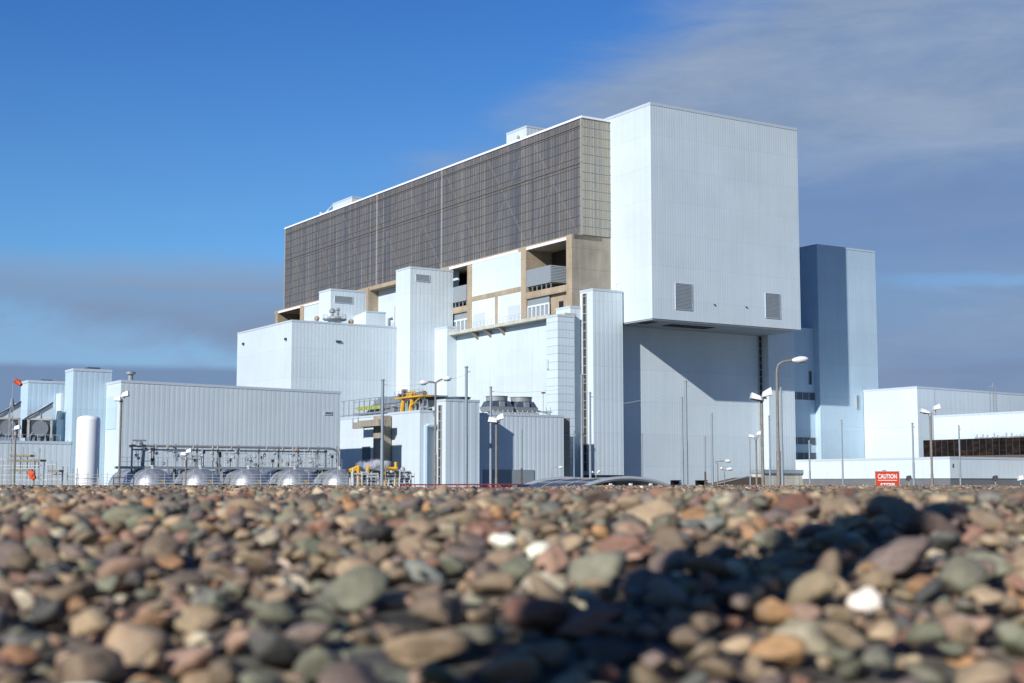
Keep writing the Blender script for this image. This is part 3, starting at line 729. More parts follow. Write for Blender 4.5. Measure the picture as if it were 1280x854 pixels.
hooded('hooded cooler on the low block, cut by the photo\'s left edge', -6, 25)

# ---- white upright tank
x, y, z = at(111, 520, 172); ga, gb = grid(x, y)
t = Thing('storage_tank', 'tall white upright storage tank in front of the long hall', 'tank', x, y, world_xy=True)
rt = 14.3 * 172 / F
t.part('shell', MB().lathe([(rt * .97, .5), (rt, .7), (rt, z - .55), (rt * .96, z - .3), (rt * .8, z - .1), (rt * .4, z + .05), (.05, z + .1)], (0, 0, 0), n=48), 'tankw', smooth=True)
t.part('skirt', MB().lathe([(rt * .9, 0), (rt * .9, .5)], (0, 0, 0), n=32), 'tankw')
t.part('seam', MB().lathe([(rt, z * .32), (rt + .03, z * .32 + .02), (rt + .03, z * .32 + .08), (rt, z * .32 + .1)], (0, 0, 0), n=48), 'steell')
t.part('pipe', MB().tube([(rt + .15, -.4, 0), (rt + .15, -.4, 3.6), (rt - .3, -.2, 3.8)], .08, 6), 'steell')

# ---- five domed vessels
VB, VR = -42.0, 2.45
vz = 2.45
vpx = (193, 253, 313, 371, 427)
names_v = ('nearest the white tank', 'second from the white tank', 'middle one of the row', 'second from the yellow valves', 'nearest the yellow valves')
proto = None
for i, px in enumerate(vpx):
    a_ = B(px, 590, VB)[0]
    lab = 'silver dome-ended pressure vessel, ' + names_v[i]
    if proto is None:
        t = Thing('pressure_vessel', lab, 'pressure vessel', a_, VB, group='row of silver pressure vessels'); proto = t.o
        prof = [(.05, -1.9)] + [(VR * math.sin(q), -1.9 * math.cos(q)) for q in np.linspace(.12, math.pi / 2, 12)] + [(VR, 4), (VR, 11), (VR * .8, 12.3), (.05, 13)]
        t.base = (a_, VB, 0)
        sh = t.part('shell', MB().lathe([(r, h) for r, h in prof], (a_, VB, vz), axis='y', n=48), 'vessel', smooth=True)
        bd = MB()
        for h in (0.05, 3.2, 6.4, 9.6): bd.lathe([(VR + .002, h), (VR + .05, h), (VR + .05, h + .18), (VR + .002, h + .18)], (a_, VB, vz), axis='y', n=48)
        t.part('band', bd, 'steell', sh, smooth=True)
        t.part('saddle', MB().box(a_ - 2, a_ + 2, VB + 1, VB + 1.6, 0, 1.2).box(a_ - 2, a_ + 2, VB + 8, VB + 8.6, 0, 1.2), 'concg')
        t.part('nozzle', MB().lathe([(.22, 0), (.22, .35), (.34, .36), (.34, .5)], (a_ - .1, VB + .3, vz + VR - .12), n=12), 'steell')
        t.part('pipe', MB().tube([(a_ + 1.2, VB - 2.3, .4), (a_ + 1.2, VB - 2.3, 1.9), (a_ + 1.35, VB - 2.3, 2.25), (a_ + 1.7, VB - 2.3, 2.35), (a_ + 2.0, VB - 2.3, 2.2), (a_ + 2.1, VB - 2.3, 1.9), (a_ + 2.1, VB - 2.3, .4)], .09, 8), 'steell')
        t.part('plate', MB().lathe([(.3, -1.78), (.3, -1.72)], (a_ + .5, VB + .03, vz + .75), axis='y', n=16), 'yellow')
        t.part('support', MB().bar((a_ + VR + .2, VB, 0), (a_ + VR * .75, VB + .3, vz + VR + .1), .14).bar((a_ - VR * .35, VB - 1.8, 0), (a_ - VR * .35, VB - .2, vz + VR), .06), 'steel')
    else:
        o = copy_tree(proto); o.location = world(a_, VB, 0); o['label'] = lab
# pipe rack and walkway over the vessels
t = Thing('pipe_rack', 'long steel walkway with valves and twin grey pipes above the vessels', 'pipe rack', -97, VB + 5)
RBk = VB + 3.5
a0 = B(168, 580, RBk)[0]; a1 = B(425, 580, RBk)[0]; zd = B(168, 583, RBk)[1]; zp = B(168, 557, RBk)[1]
t.part('deck', MB().box(a0 - 2, a1, RBk - .6, RBk + 1.6, zd - .3, zd), 'steel')
pst = MB(); n = 11
for i in range(n):
    a_ = a0 + (a1 - a0) * i / (n - 1)
    pst.box(a_ - .09, a_ + .09, RBk + 1.0, RBk + 1.18, 0, zp + .3)
    pst.box(a_ - .07, a_ + .07, RBk - .5, RBk - .36, 0, zd)
t.part('post', pst, 'rail')
t.part('pipe', MB().tube([(a0 - .5, RBk + .6, zp - .1), (a0, RBk + .6, zp), (a1 - 1.2, RBk + .6, zp), (a1 - .5, RBk + .6, zp - .15), (a1 - .1, RBk + .6, zp - .6), (a1, RBk + .6, zp - 1.2), (a1, RBk + .6, zd)], .16, 8)
       .tube([(a0, RBk + .9, zp - .48), (a1 - 1.5, RBk + .9, zp - .48)], .10, 8), 'steel', smooth=True)
rm = MB(); m_ = 34
for i in range(m_ + 1):
    a_ = a0 - 2 + (a1 - a0 + 2) * i / m_
    rm.bar((a_, RBk - .6, zd), (a_, RBk - .6, zd + 1.1), .028)
for z in (.55, 1.1): rm.bar((a0 - 2, RBk - .6, zd + z), (a1, RBk - .6, zd + z), .028)
t.part('railing', rm, 'steell')
rr = random.Random(3); vm = MB(); vd = MB(); vo = MB(); thin = MB()
for i in range(120):
    a_ = a0 + (a1 - a0) * rr.random(); b_ = RBk + rr.uniform(-.3, 1.4); z_ = zd + rr.uniform(.1, zp - zd - .6)
    k = rr.random()
    if k < .3: t.part('valve', MB().lathe([(.10, 0), (.22, .1), (.22, .3), (.1, .4), (.04, .4), (.04, .7), (.2, .7), (.2, .75)], (a_, b_, z_), n=8), 'steell')
    elif k < .44: t.part('junction_box', MB().box(a_ - .15, a_ + .15, b_ - .15, b_ + .15, z_, z_ + .4).box(a_ - .04, a_ + .04, b_ - .04, b_ + .04, zd, z_), 'lampd')
    elif k < .55: t.part('lamp', MB().lathe([(.05, -.4), (.13, -.35), (.13, 0), (.05, .1)], (a_, RBk - .1, zp), n=8), 'conc')
    else: thin.tube([(a_, b_, zd), (a_, b_, zd + rr.uniform(.8, zp - zd)), ], .035, 5)
    if k > .75: thin.tube([(a_, b_, z_), (a_ + rr.uniform(.8, 3.4), b_, z_)], .04, 5)
t.part('small_pipe', thin, 'steell')
ub = MB()
for i in range(60):
    a_ = a0 + (a1 - a0) * rr.random(); b_ = RBk + rr.uniform(-.3, 1.3); z_ = rr.uniform(1.5, zd - .4)
    if rr.random() < .5: ub.tube([(a_, b_, 0), (a_, b_, z_ + .8)], .08, 6)
    else: ub.tube([(a_, b_, z_), (a_ + rr.uniform(.8, 2.4), b_, z_)], .07, 6)
t.part('lower_pipe', ub, 'steel')
cx0 = B(176, 560, RBk)[0]
t.part('valve_head', MB().lathe([(.25, 0), (.5, .2), (.5, .5), (.25, .8)], (cx0, RBk + .6, zp - .2), n=10).box(cx0 - .9, cx0 + .8, RBk + .4, RBk + .8, zp + .55, zp + .75).tube([(cx0 + .6, RBk + .6, zp - .2), (cx0 + .5, RBk + .6, zd)], .2, 8), 'steel')

# yellow valve gear and pipe clutter right of the vessels
def w_at(px, py, Y): return Vector(at(px, py, Y))
def valve_gear(lbl, Y, pts, extra=None):
    x, y, z = at(*pts[0][0], Y)
    k = Thing('valve_gantry', lbl, 'pipe gantry', x, y, world_xy=True)
    mb = MB()
    for seg in pts:
        mb.tube([tuple(w_at(*q, Y) - Vector((x, y, 0))) for q in seg], .22, 6)
    k.part('frame', mb, 'yellow')
    mb = MB(); rq = random.Random(int(pts[0][0][0]))
    x0 = min(q[0] for s in pts for q in s) - 3; x1 = max(q[0] for s in pts for q in s) + 4
    for i in range(16):
        px = rq.uniform(x0, x1); q = w_at(px, 612, Y + rq.uniform(-.6, .8)) - Vector((x, y, 0)); q.z = 0
        h = w_at(px, rq.uniform(586, 600), Y).z
        mb.tube([tuple(q), (q.x, q.y, h)], .09, 6)
        if rq.random() < .5: mb.tube([(q.x, q.y, h - .2), (q.x + rq.uniform(.5, 1.6), q.y, h - .2)], .08, 6)
    k.part('pipe', mb, 'steell')
    mb = MB()
    for i in range(6):
        px = rq.uniform(x0, x1); q = w_at(px, rq.uniform(590, 603), Y + .3) - Vector((x, y, 0))
        mb.box(q.x - .2, q.x + .2, q.y - .2, q.y + .2, q.z - .35, q.z + .35)
    k.part('valve_box', mb, 'lampd')
    return k
valve_gear('yellow valve arm pointing left beside the last silver vessel', 165, [[(448, 612), (448, 584)], [(437, 588.5), (449, 583.5)], [(437, 588.5), (449, 588.5)]])
valve_gear('single yellow upright among pipes left of the tall grey post', 166, [[(460, 612), (460, 583)], [(459, 584), (462, 584)]])
valve_gear('yellow portal frame with pipework right of the tall grey post', 170, [[(480.5, 612), (480.5, 579)], [(495, 612), (495, 577.5)], [(479, 586), (497, 586)], [(484, 580), (484, 586)]])
k = Thing('pipe_clutter', 'tangle of grey pipes and valves inside a pale portal frame by the white block', 'pipes', *at(500, 605, 172)[:2], world_xy=True)
X0, Y0, _z = at(500, 605, 172)
mb = MB()
for seg in ([(513.5, 612), (513.5, 590.5)], [(494, 590.5), (513.5, 590.5)], [(494, 612), (494, 590.5)]):
    mb.tube([tuple(w_at(*q, 172) - Vector((X0, Y0, 0))) for q in seg], .11, 6)
k.part('frame', mb, 'steell')
mb = MB(); mb2 = MB(); rq = random.Random(11)
for i in range(46):
    px = rq.uniform(470, 512); q = w_at(px, rq.uniform(588, 606), 172 + rq.uniform(.3, 2)) - Vector((X0, Y0, 0))
    tg = mb if rq.random() < .6 else mb2
    if rq.random() < .5: tg.tube([(q.x, q.y, 0), (q.x, q.y, q.z)], rq.uniform(.05, .14), 6)
    elif rq.random() < .6: tg.tube([(q.x, q.y, q.z), (q.x + rq.uniform(-1.6, 1.6), q.y, q.z + rq.uniform(-.4, .4))], rq.uniform(.05, .16), 6)
    else: tg.lathe([(.1, 0), (.3, .15), (.3, .4), (.1, .6)], tuple(q), n=8)
k.part('pipe', mb, 'steell'); k.part('valve', mb2, 'steel')

# drifting steam above the valves
def steam(lbl, px, py, Y, sx, sz, dens):
    x, y, z = at(px, py, Y)
    mb = MB(); bm = bmesh.new(); bmesh.ops.create_icosphere(bm, subdivisions=3, radius=1)
    for v in bm.verts: v.co = Vector((v.co.x * sx, v.co.y * 1.2, v.co.z * sz))
    mb.v = [tuple(v.co) for v in bm.verts]; mb.f = [[v.index for v in f.verts] for f in bm.faces]; bm.free()
    m = bpy.data.materials.new('steam'); m.use_nodes = True; nt = m.node_tree; g = G(nt)
    nt.nodes.remove(nt.nodes['Principled BSDF'])
    vs = g.n('ShaderNodeVolumePrincipled'); vs.inputs['Color'].default_value = (.95, .96, 1, 1)
    oc = g.n('ShaderNodeTexCoord').outputs['Object']
    ln = g.n('ShaderNodeVectorMath', operation='LENGTH'); g.lk(g.map(oc, (1 / sx, 1 / 1.2, 1 / sz)), ln.inputs[0])
    d = g.m('MULTIPLY', g.ss(g.noise(oc, 1.1, 4, .65), .44, .60), g.m('SUBTRACT', 1.0, g.ss(ln.outputs['Value'], .35, .95)))
    g.lk(g.m('MULTIPLY', d, dens), vs.inputs['Density'])
    g.lk(vs.outputs[0], nt.nodes['Material Output'].inputs['Volume'])
    o = mesh_obj('steam_plume', mb, m); o.location = (x, y, z)
    o['label'] = lbl; o['category'] = 'steam'
steam('small white steam puff drifting over the yellow valve gear', 468, 581, 168, 2.6, .85, 5.0)

# scaffold at far left
def scaffold(lbl, px0, px1, Y, tops, boards):
    x, y, _ = at((px0 + px1) / 2, 605, Y)
    k = Thing('scaffold', lbl, 'scaffold', x, y, world_xy=True)
    mb = MB(); off = Vector((x, y, 0))
    for px, top in tops:
        for d in (0, 1.6):
            q = w_at(px, top, Y) - off; mb.bar((q.x, q.y + d, 0), (q.x, q.y + d, q.z), .055)
    k.part('upright', mb, 'steel')
    mb = MB(); lm = MB()
    for (xa, xb, yy, full) in boards:
        p, q = w_at(xa, yy, Y) - off, w_at(xb, yy, Y) - off
        if full: mb.hexa([(p.x, p.y, p.z), (q.x, q.y, q.z), (q.x, q.y + 1.6, q.z), (p.x, p.y + 1.6, p.z), (p.x, p.y, p.z + .22), (q.x, q.y, q.z + .22), (q.x, q.y + 1.6, q.z + .22), (p.x, p.y + 1.6, p.z + .22)])
        else: lm.bar(tuple(p), tuple(q), .05)
    k.part('board', mb, 'board'); k.part('ledger', lm, 'steell')
    return k
scaffold('scaffold tower with timber boards beside the lattice mast at far left', 0, 52, 158,
         [(4, 573), (12, 582), (20, 566), (29, 558), (38, 574), (43, 565), (50, 560)],
         [(12, 38, 571, True), (10, 52, 577, True), (0, 8, 574, False), (0, 52, 582, False), (14, 36, 589, True), (0, 52, 594, False), (0, 60, 600, False), (4, 50, 586, False)])
scaffold('small scaffold trestle left of the white tank', 60, 96, 156,
         [(60, 581), (65, 576), (72, 590), (79, 583), (91, 585)],
         [(58, 70, 581, False), (60, 74, 590, True), (66, 80, 593, False), (56, 96, 593, False), (56, 96, 599, False)])
# orange net / buoy
x, y, z = at(40, 594, 60)
t = Thing('life_ring_housing', 'orange lumpy lifebuoy cover on a post at the bank edge', 'lifebuoy', x, y, z=2.2, world_xy=True)
mb = MB(); bm = bmesh.new(); bmesh.ops.create_icosphere(bm, subdivisions=3, radius=1)
rq = random.Random(2)
for v in bm.verts:
    n = 1 + .18 * math.sin(v.co.x * 5 + 1) * math.cos(v.co.z * 6) + .08 * math.sin(v.co.y * 9)
    v.co = Vector((v.co.x * .15 * n + v.co.z * -.06, v.co.y * .11 * n, v.co.z * .20 * n))
mb.v = [(v.co.x, v.co.y, v.co.z + z - 2.2) for v in bm.verts]; mb.f = [[v.index for v in f.verts] for f in bm.faces]; bm.free()
t.part('cover', mb, 'orange', smooth=True)
t.part('post', MB().box(-.04, .04, .1, .18, -.6, z - 2.2 + .1), 'rail')
# lattice mast with windsock
x, y, z = at(16, 480, 150)
t = Thing('windsock_mast', 'slender lattice mast flying an orange windsock at far left', 'mast', x, y, world_xy=True)
mb = MB(); zt = at(16, 506, 150)[2]
for dx, dy in ((-.3, -.2), (.3, -.2), (0, .35)): mb.bar((dx, dy, 0), (dx * .5, dy * .5, zt), .035)
for i in range(14):
    z0 = zt * i / 14; z1 = zt * (i + 1) / 14; k = 1 - .5 * i / 14
    mb.bar((-.3 * k, -.2 * k, z0), (.3 * k, -.2 * k, z1), .022).bar((.3 * k, -.2 * k, z0), (0, .35 * k, z1), .022)
t.part('lattice', mb, 'steel')
t.part('pole', MB().bar((0, 0, zt), (0, 0, z), .03).lathe([(.28, 0), (.1, .8)], (0, 0, zt - .1), n=8), 'steel')
p0 = w_at(18, 475, 150) - Vector((x, y, 0)); p1 = w_at(26.5, 481.5, 150) - Vector((x, y, 0))
t.part('windsock', MB().tube([tuple(p0), tuple(p0.lerp(p1, .5) + Vector((0, .2, .05))), tuple(p1)], [.22, .28, .18], 10), 'orange', smooth=True)

# ================================================================== RIGHT GROUP
RA = 68.55
t = clad_block('right_block', 'large pale flat-walled block right of the shaded tower', 'building', RA, 112, -3.45, 11.9, 23.75, 'clad', 1.4, z1r=23.2, d=.04)
OF = 67.0; a_ = 70.0; mb_ = A(1242, 514, a_)[0]; OZ = A(1167, 520.5, OF)[1] + .1
k = Thing('lattice_mast', 'short lattice aerial mast standing on the office block roof', 'mast', a_, mb_, z=OZ)
lm = MB(); zt = A(1242, 483, a_)[1]
for da, db in ((-.45, -.4), (.45, -.4), (.45, .4), (-.45, .4)): lm.bar((a_ + da, mb_ + db, OZ), (a_ + da, mb_ + db, zt), .06)
for i in range(10): lm.bar((a_ - .45, mb_ - .4, OZ + .1 + i * .4), (a_ + .45, mb_ - .4, OZ + .3 + i * .4), .05)
k.part('lattice', lm, 'steel'); k.part('aerial', MB().box(a_ - .9, a_ + .9, mb_ - .3, mb_ - .1, zt - .1, zt).bar((a_, mb_, zt), (a_, mb_, zt + .6), .05), 'steell')
a_ = 68.2; mb_ = A(1169, 515, a_)[0]
k = Thing('aerial', 'thin whip aerial on the office block roof near its left end', 'aerial', a_, mb_, z=OZ)
zt = A(1169, 487, a_)[1]
k.part('rod', MB().bar((a_, mb_, OZ), (a_, mb_, zt), .06), 'steel'); k.part('bracket', MB().box(a_ - .2, a_ + .2, mb_ - .1, mb_ + .1, OZ + .7, OZ + 1).box(a_ - .3, a_ + .3, mb_ - .1, mb_ + .1, OZ + 1.9, OZ + 2.1), 'rail')
b0 = A(1167, 520.5, OF)[0]
t = clad_block('office_block', 'low white office block with a long dark ribbon window at the right edge', 'building', OF, 92, -62, b0, OZ, 'white', 1.5, d=.03)
b0 = A(1154.5, 550.5, OF - 2.5)[0]; zt = A(1154.5, 550.5, OF - 2.5)[1]; zb = A(1154.5, 571, OF - 2.5)[1]
rb = t.part('ribbon_window', MB().box(OF - 2.5, OF - .05, -62, b0, zb, zt), 'ribbon')
mm = MB(); bb = b0
while bb > -62: mm.box(OF - 2.6, OF - 2.5, bb - .05, bb + .05, zb, zt); bb -= 1.6
t.part('mullion', mm, 'lampd', rb)
t.part('sill', MB().box(OF - 2.55, OF - .1, -62, b0, zb - .9, zb), M['rust'])
sc = t.part('scaffold_rail', MB().box(OF - 2.4, OF - 2.25, -62, A(1218, 545, OF - 2.5)[0], zt + .02, zt + .2), 'rail')
gm = MB(); rq = random.Random(5); bb = A(1218, 545, OF - 2.5)[0]
while bb > -62:
    gm.box(OF - 2.6, OF - 2.1, bb - rq.uniform(.3, .7), bb, zt + .2, zt + rq.uniform(.4, 1.0)); bb -= rq.uniform(.8, 1.5)
t.part('roof_planting', gm, 'flash')
R3a, R3b = 42.0, -34.5
t = clad_block('low_wall_building', 'long low white building with grey plinth in front of the offices', 'building', R3a, 64.2, R3b, 6.0, 7.95, 'white', 1.3, z0=4.03, d=.04)
t.part('plinth', MB().box(R3a + .15, 64.0, R3b + .15, 5.8, 0, 4.03), 'plinth')
a_, z_ = B(1191.5, 582.5, R3b)
t.part('pictogram', MB().lathe([(.15, -.05), (.15, 0)], (a_, R3b - .02, z_ + .25), axis='y', n=12).hexa([(a_ - .3, R3b - .05, z_ - .25), (a_ + .3, R3b - .05, z_ - .25), (a_ + .3, R3b - .01, z_ - .25), (a_ - .3, R3b - .01, z_ - .25), (a_ - .1, R3b - .05, z_ + .1), (a_ + .1, R3b - .05, z_ + .1), (a_ + .1, R3b - .01, z_ + .1), (a_ - .1, R3b - .01, z_ + .1)]), 'logo')

# ================================================================== CANOPY
x0, y0, _z = at(784, 605, 74)
t = Thing('curved_canopy', 'low barrel-roofed canopy of smoky panels with white arch ribs', 'canopy', x0, y0, world_xy=True, rot=TH)
hw = 4.1; hz = at(784, 598.3, 74)[2]; Ld = 5.6
arch = [(hw * math.sin(q), hz - 1.5 * (1 - math.cos(q)) * 1.15) for q in np.linspace(-1.25, 1.25, 21)]
mb = MB()
n = len(arch)
for (p, q) in zip(arch[:-1], arch[1:]): mb.quad((p[0], 0, p[1]), (q[0], 0, q[1]), (q[0], Ld, q[1]), (p[0], Ld, p[1]))
rf = t.part('roof', mb, 'poly', smooth=True)
mb = MB()
for yy in (-.04, Ld + .04): mb.tube([(p[0], yy, p[1] + .02) for p in arch], .12, 6)
t.part('arch', mb, 'steell')
mb = MB()
for i in (3, 6, 9, 11, 14, 17): mb.tube([(arch[i][0], 0, arch[i][1] + .03), (arch[i][0], Ld, arch[i][1] + .03)], .025, 5)
for yy in (1.9, 3.8): mb.tube([(p[0], yy, p[1] + .03) for p in arch], .03, 5)
t.part('glazing_bar', mb, 'rail', rf)
mb = MB()
for xx in (-2.0, -1.1, .2, 1.5, 2.6):
    zz = hz - .25 if abs(xx) < 1.7 else hz - .5
    mb.box(xx - .07, xx + .07, -.1, .04, 0, zz)
mb.box(-2.8, 2.9, -.12, .0, hz - .62, hz - .52)
t.part('post', mb, 'bright')
mb = MB().box(-3.2, 3.2, Ld - .1, Ld, 0, hz - .3)
t.part('end_screen', mb, 'poly')

# red barrier
x0, y0, _z = at(580, 608, 118)
t = Thing('red_barrier', 'low red pipe barrier running in front of the ribbed annexe', 'barrier', x0, y0, world_xy=True)
mb = MB(); off = Vector((x0, y0, 0))
for yy, r in ((605.6, .055), (609.6, .05)):
    mb.tube([tuple(w_at(500, yy + .5, 118) - off), tuple(w_at(662, yy, 118) - off)], r, 6)
t.part('rail', mb, 'red')
mb = MB()
for px in range(506, 662, 13):
    p = w_at(px, 605.6, 118) - off; mb.bar((p.x, p.y, 0), tuple(p), .05)
    if px % 3: q = w_at(px + 6, 612, 118) - off; mb.bar(tuple(p), (q.x, q.y - .3, q.z), .05)
t.part('post', mb, 'red')

# ================================================================== POSTS AND LAMPS
def tall_post(px, top, Y, r, lbl, lower=None):
    x, y, z = at(px, top, Y)
    t = Thing('tall_post', lbl, 'post', x, y, world_xy=True, group=None)
    zm = z * .55
    t.part('lower_pole', MB().tube([(0, 0, 0), (0, 0, zm)], r, 10), lower or 'pole', smooth=True)
    t.part('upper_pole', MB().tube([(0, 0, zm), (0, 0, z)], r * .8, 10), 'pole', smooth=True)
    t.part('cap', MB().lathe([(r * .85, 0), (r * .85, .12), (r * 1.2, .13), (r * 1.2, .2), (.02, .28)], (0, 0, z), n=10).box(r * .6, r * 2.4, -.05, .05, z - .35, z - .25), 'rail')
    return Vector((x, y, z))
tp = {}
for args in ((478.5, 477, 150, .19, 'thick grey post in front of the concrete beam and white block'),
             (583, 461, 140, .17, 'tallest grey post, in front of the ribbed corner block'),
             (613.5, 486, 150, .15, 'grey post beside the twin lamp before the fan annexe'),
             (727, 471, 150, .15, 'grey post just left of the ladder tower'),
             (737.5, 493, 160, .15, 'shorter grey post directly in front of the ladder slot'),
             (857, 479, 145, .17, 'taller grey post of the close pair before the recessed wall'),
             (852.3, 499, 158, .15, 'shorter grey post of the close pair before the recessed wall'),
             (889.7, 519, 175, .13, 'slim grey post right of the close pair of posts'),
             (802.5, 544, 190, .09, 'thin grey post at the shadow edge left of the recessed wall'),
             (717.5, 541, 190, .09, 'thin grey post on the white pier left of the ladder tower'),
             (937, 551, 200, .10, 'thin grey post left of the dark ladder corner'),
             (961.3, 522, 180, .12, 'thin grey post in front of the pier\'s sunlit edge'),
             (976, 487, 160, .16, 'thick grey post beside the single-arm street lamp'),
             (1011.5, 553, 190, .14, 'short grey post before the dark window bands'),
             (1052, 527, 180, .11, 'grey post in front of the shaded tower\'s foot'),
             (1140.5, 531, 180, .14, 'grey post in front of the large right block'),
             (1198.5, 534, 200, .13, 'grey post before the dark ribbon window')):
    tp[args[0]] = tall_post(*args)
tall_post(652, 540, 150, .10, 'post with rusty brown lower half before the fan annexe', 'rust')
tall_post(881, 548, 150, .10, 'thin post with rusty brown lower half before the recessed wall', 'rust')
def wire(p, q, sag, lbl):
    mb = MB(); pts = []
    for i in range(13):
        k = i / 12; v = p.lerp(q, k) - p; pts.append((v.x, v.y, v.z - sag * 4 * k * (1 - k)))
    mb.tube(pts, .018, 4)
    o = mesh_obj('span_wire', mb, 'rail'); o.location = p
    o['label'] = lbl; o['category'] = 'wire'
wire(tp[613.5] - Vector((0, 0, .3)), tp[727] - Vector((0, 0, .9)), .35, 'thin sagging wire between the annexe post and the ladder tower post')
wire(tp[727] - Vector((0, 0, 3)), tp[857] - Vector((0, 0, .4)), .6, 'thin sagging wire crossing the recessed wall between two posts')
wire(tp[478.5] - Vector((0, 0, .4)), tp[583] - Vector((0, 0, .6)), .4, 'thin wire between the two thick posts at the white block')
wire(tp[1052] - Vector((0, 0, .5)), tp[1140.5] - Vector((0, 0, .2)), .3, 'thin wire between the two posts before the large right block')

def flood(mb, md, c, side, s=1.0):
    """a floodlight shell: tapering box aimed down and sideways"""
    x, y, z = c; w, h = .62 * s, .34 * s
    mb.hexa([(x - w * .5, y - .32 * s, z - h * .3), (x + w * .5, y - .32 * s, z - h * .3 + side * .12 * s), (x + w * .5, y + .3 * s, z - h * .3 + side * .12 * s), (x - w * .5, y + .3 * s, z - h * .3),
             (x - w * .38, y - .25 * s, z + h * .7), (x + w * .38, y - .25 * s, z + h * .7 + side * .22 * s), (x + w * .38, y + .22 * s, z + h * .7 + side * .22 * s), (x - w * .38, y + .22 * s, z + h * .7)])
    md.hexa([(x - w * .46, y - .34 * s, z - h * .42), (x + w * .46, y - .34 * s, z - h * .42 + side * .12 * s), (x + w * .46, y + .28 * s, z - h * .42 + side * .12 * s), (x - w * .46, y + .28 * s, z - h * .42),
             (x - w * .46, y - .33 * s, z - h * .31), (x + w * .46, y - .33 * s, z - h * .31 + side * .12 * s), (x + w * .46, y + .29 * s, z - h * .31 + side * .12 * s), (x - w * .46, y + .29 * s, z - h * .31)])
def twin_flood(px, top, Y, s, lbl, heads, pm='polew'):
    x, y, z = at(px, top, Y); off = Vector((x, y, 0))
    t = Thing('floodlight_post', lbl, 'floodlight', x, y, world_xy=True)
    r = .1 * max(s, .8)
    t.part('pole', MB().tube([(0, 0, 0), (0, 0, z * .4)], r * 1.25, 10).tube([(0, 0, z * .4), (0, 0, z)], r, 10), pm, smooth=True)
    hs = [w_at(*h[:2], Y) - off for h in heads]
    mb = MB().bar((min(h.x for h in hs), 0, z), (max(h.x for h in hs), 0, z), .06 * s).lathe([(r * 1.6, -.3), (r * 1.6, .1)], (0, 0, z), n=10)
    t.part('crossbar', mb, 'rail')
    for h, q in zip(heads, hs):
        md = MB(); ms = MB(); flood(ms, md, tuple(q), h[2], s * (h[3] if len(h) > 3 else 1))
        ms.bar((q.x, 0, q.z), (q.x * .6, 0, z), .04 * s)
        hd = t.part('lamp_head', ms, 'lamp' if h[2] < 1.5 else 'lampd'); t.part('lens', md, 'lampd', hd)
twin_flood(151.5, 500, 150, 1.15, 'tall twin floodlight post at the long hall\'s corner', [(147.5, 499.5, 0), (157, 495, 1)])
twin_flood(19.5, 541, 155, 1.0, 'single floodlight post beside the lattice mast at far left', [(22, 536, .8)])
twin_flood(232.5, 572, 150, .9, 'short floodlight post between two silver vessels', [(229.5, 568, 0), (236, 565.5, 1)])
twin_flood(620.5, 528, 140, 1.2, 'twin floodlight post before the fan annexe', [(615.5, 525.5, -.4, 1.2), (625, 524, 1.2)])
twin_flood(952, 498, 135, 1.35, 'tall twin floodlight post at the dark ladder corner', [(944.5, 496, -.9, 1.2), (958.5, 494.5, 1.3, 1.1)])
twin_flood(945, 547, 190, 1.2, 'small distant twin floodlight post left of the ladder corner', [(939, 545.5, -.5), (948.5, 543, .8)])
twin_flood(1162.8, 517, 140, 1.1, 'twin floodlight post in front of the right office block', [(1154.5, 514, -.8), (1170.5, 511, .9), (1159, 516, 0, .6)])
def street(px, top, Y, r, lbl, arms, pm='polew', hs=1.0):
    """arms: list of pixel polylines ending at the lamp head"""
    x, y, z = at(px, top, Y); off = Vector((x, y, 0))
    t = Thing('street_lamp', lbl, 'street lamp', x, y, world_xy=True)
    t.part('pole', MB().tube([(0, 0, 0), (0, 0, z * .45)], r * 1.3, 10).tube([(0, 0, z * .45), (0, 0, z)], [r, r * .8], 10), pm, smooth=True)
    for arm in arms:
        pts = [w_at(*q, Y) - off for q in arm]
        t.part('arm', MB().tube([(0, 0, z - .05)] + [tuple(p) for p in pts[:-1]], r * .7, 8), pm, smooth=True)
        e, f = pts[-2], pts[-1]; d = (f - e); L = max(d.length, .01); u = d / L
        hm = MB().tube([tuple(e - u * .1), tuple(e + u * .12 * hs), tuple(e + d * .45), tuple(e + d * .8), tuple(f)], [.07 * hs, .17 * hs, .24 * hs, .2 * hs, .06 * hs], 10)
        h = t.part('lamp_head', hm, 'lamp', smooth=True)
        b_ = e + d * .5
        t.part('lens', MB().tube([tuple(e + d * .15 + Vector((0, 0, -.12 * hs))), tuple(e + d * .85 + Vector((0, 0, -.12 * hs)))], .13 * hs, 8), 'louv', h, smooth=True)
street(971, 466, 135, .16, 'tall single-arm curved street lamp beside the clad pier', [[(971.4, 461), (973.2, 456), (977, 453), (983, 451.5), (991, 450.5), (1010, 448.5)]], hs=1.35)
street(544.5, 478, 140, .12, 'double-headed street lamp before the ribbed corner block', [[(537, 477.2), (534, 478), (524.5, 478.3)], [(549, 475.5), (554, 473.5), (564.5, 472.7)]], hs=1.1)
street(897, 579, 190, .08, 'small single-arm street lamp before the recessed wall', [[(893, 577.5), (897, 577), (907, 576), (913.5, 576.5)]], hs=1.0)
street(905.5, 588, 185, .07, 'small low double-headed street lamp before the recessed wall', [[(903.5, 586.5), (900.5, 584.5)], [(909, 586.5), (916, 586)]], hs=.9)
street(689.5, 587, 170, .06, 'small low street lamp before the brown concrete column', [[(690, 584.5), (692.5, 583.5), (699, 584), (704, 584.3)]], 'rail', .6)
street(745, 592, 170, .06, 'small low double-armed lamp below the ladder tower', [[(742, 590.5), (739.5, 590)], [(747, 591), (750.5, 588)]], 'rail', .6)
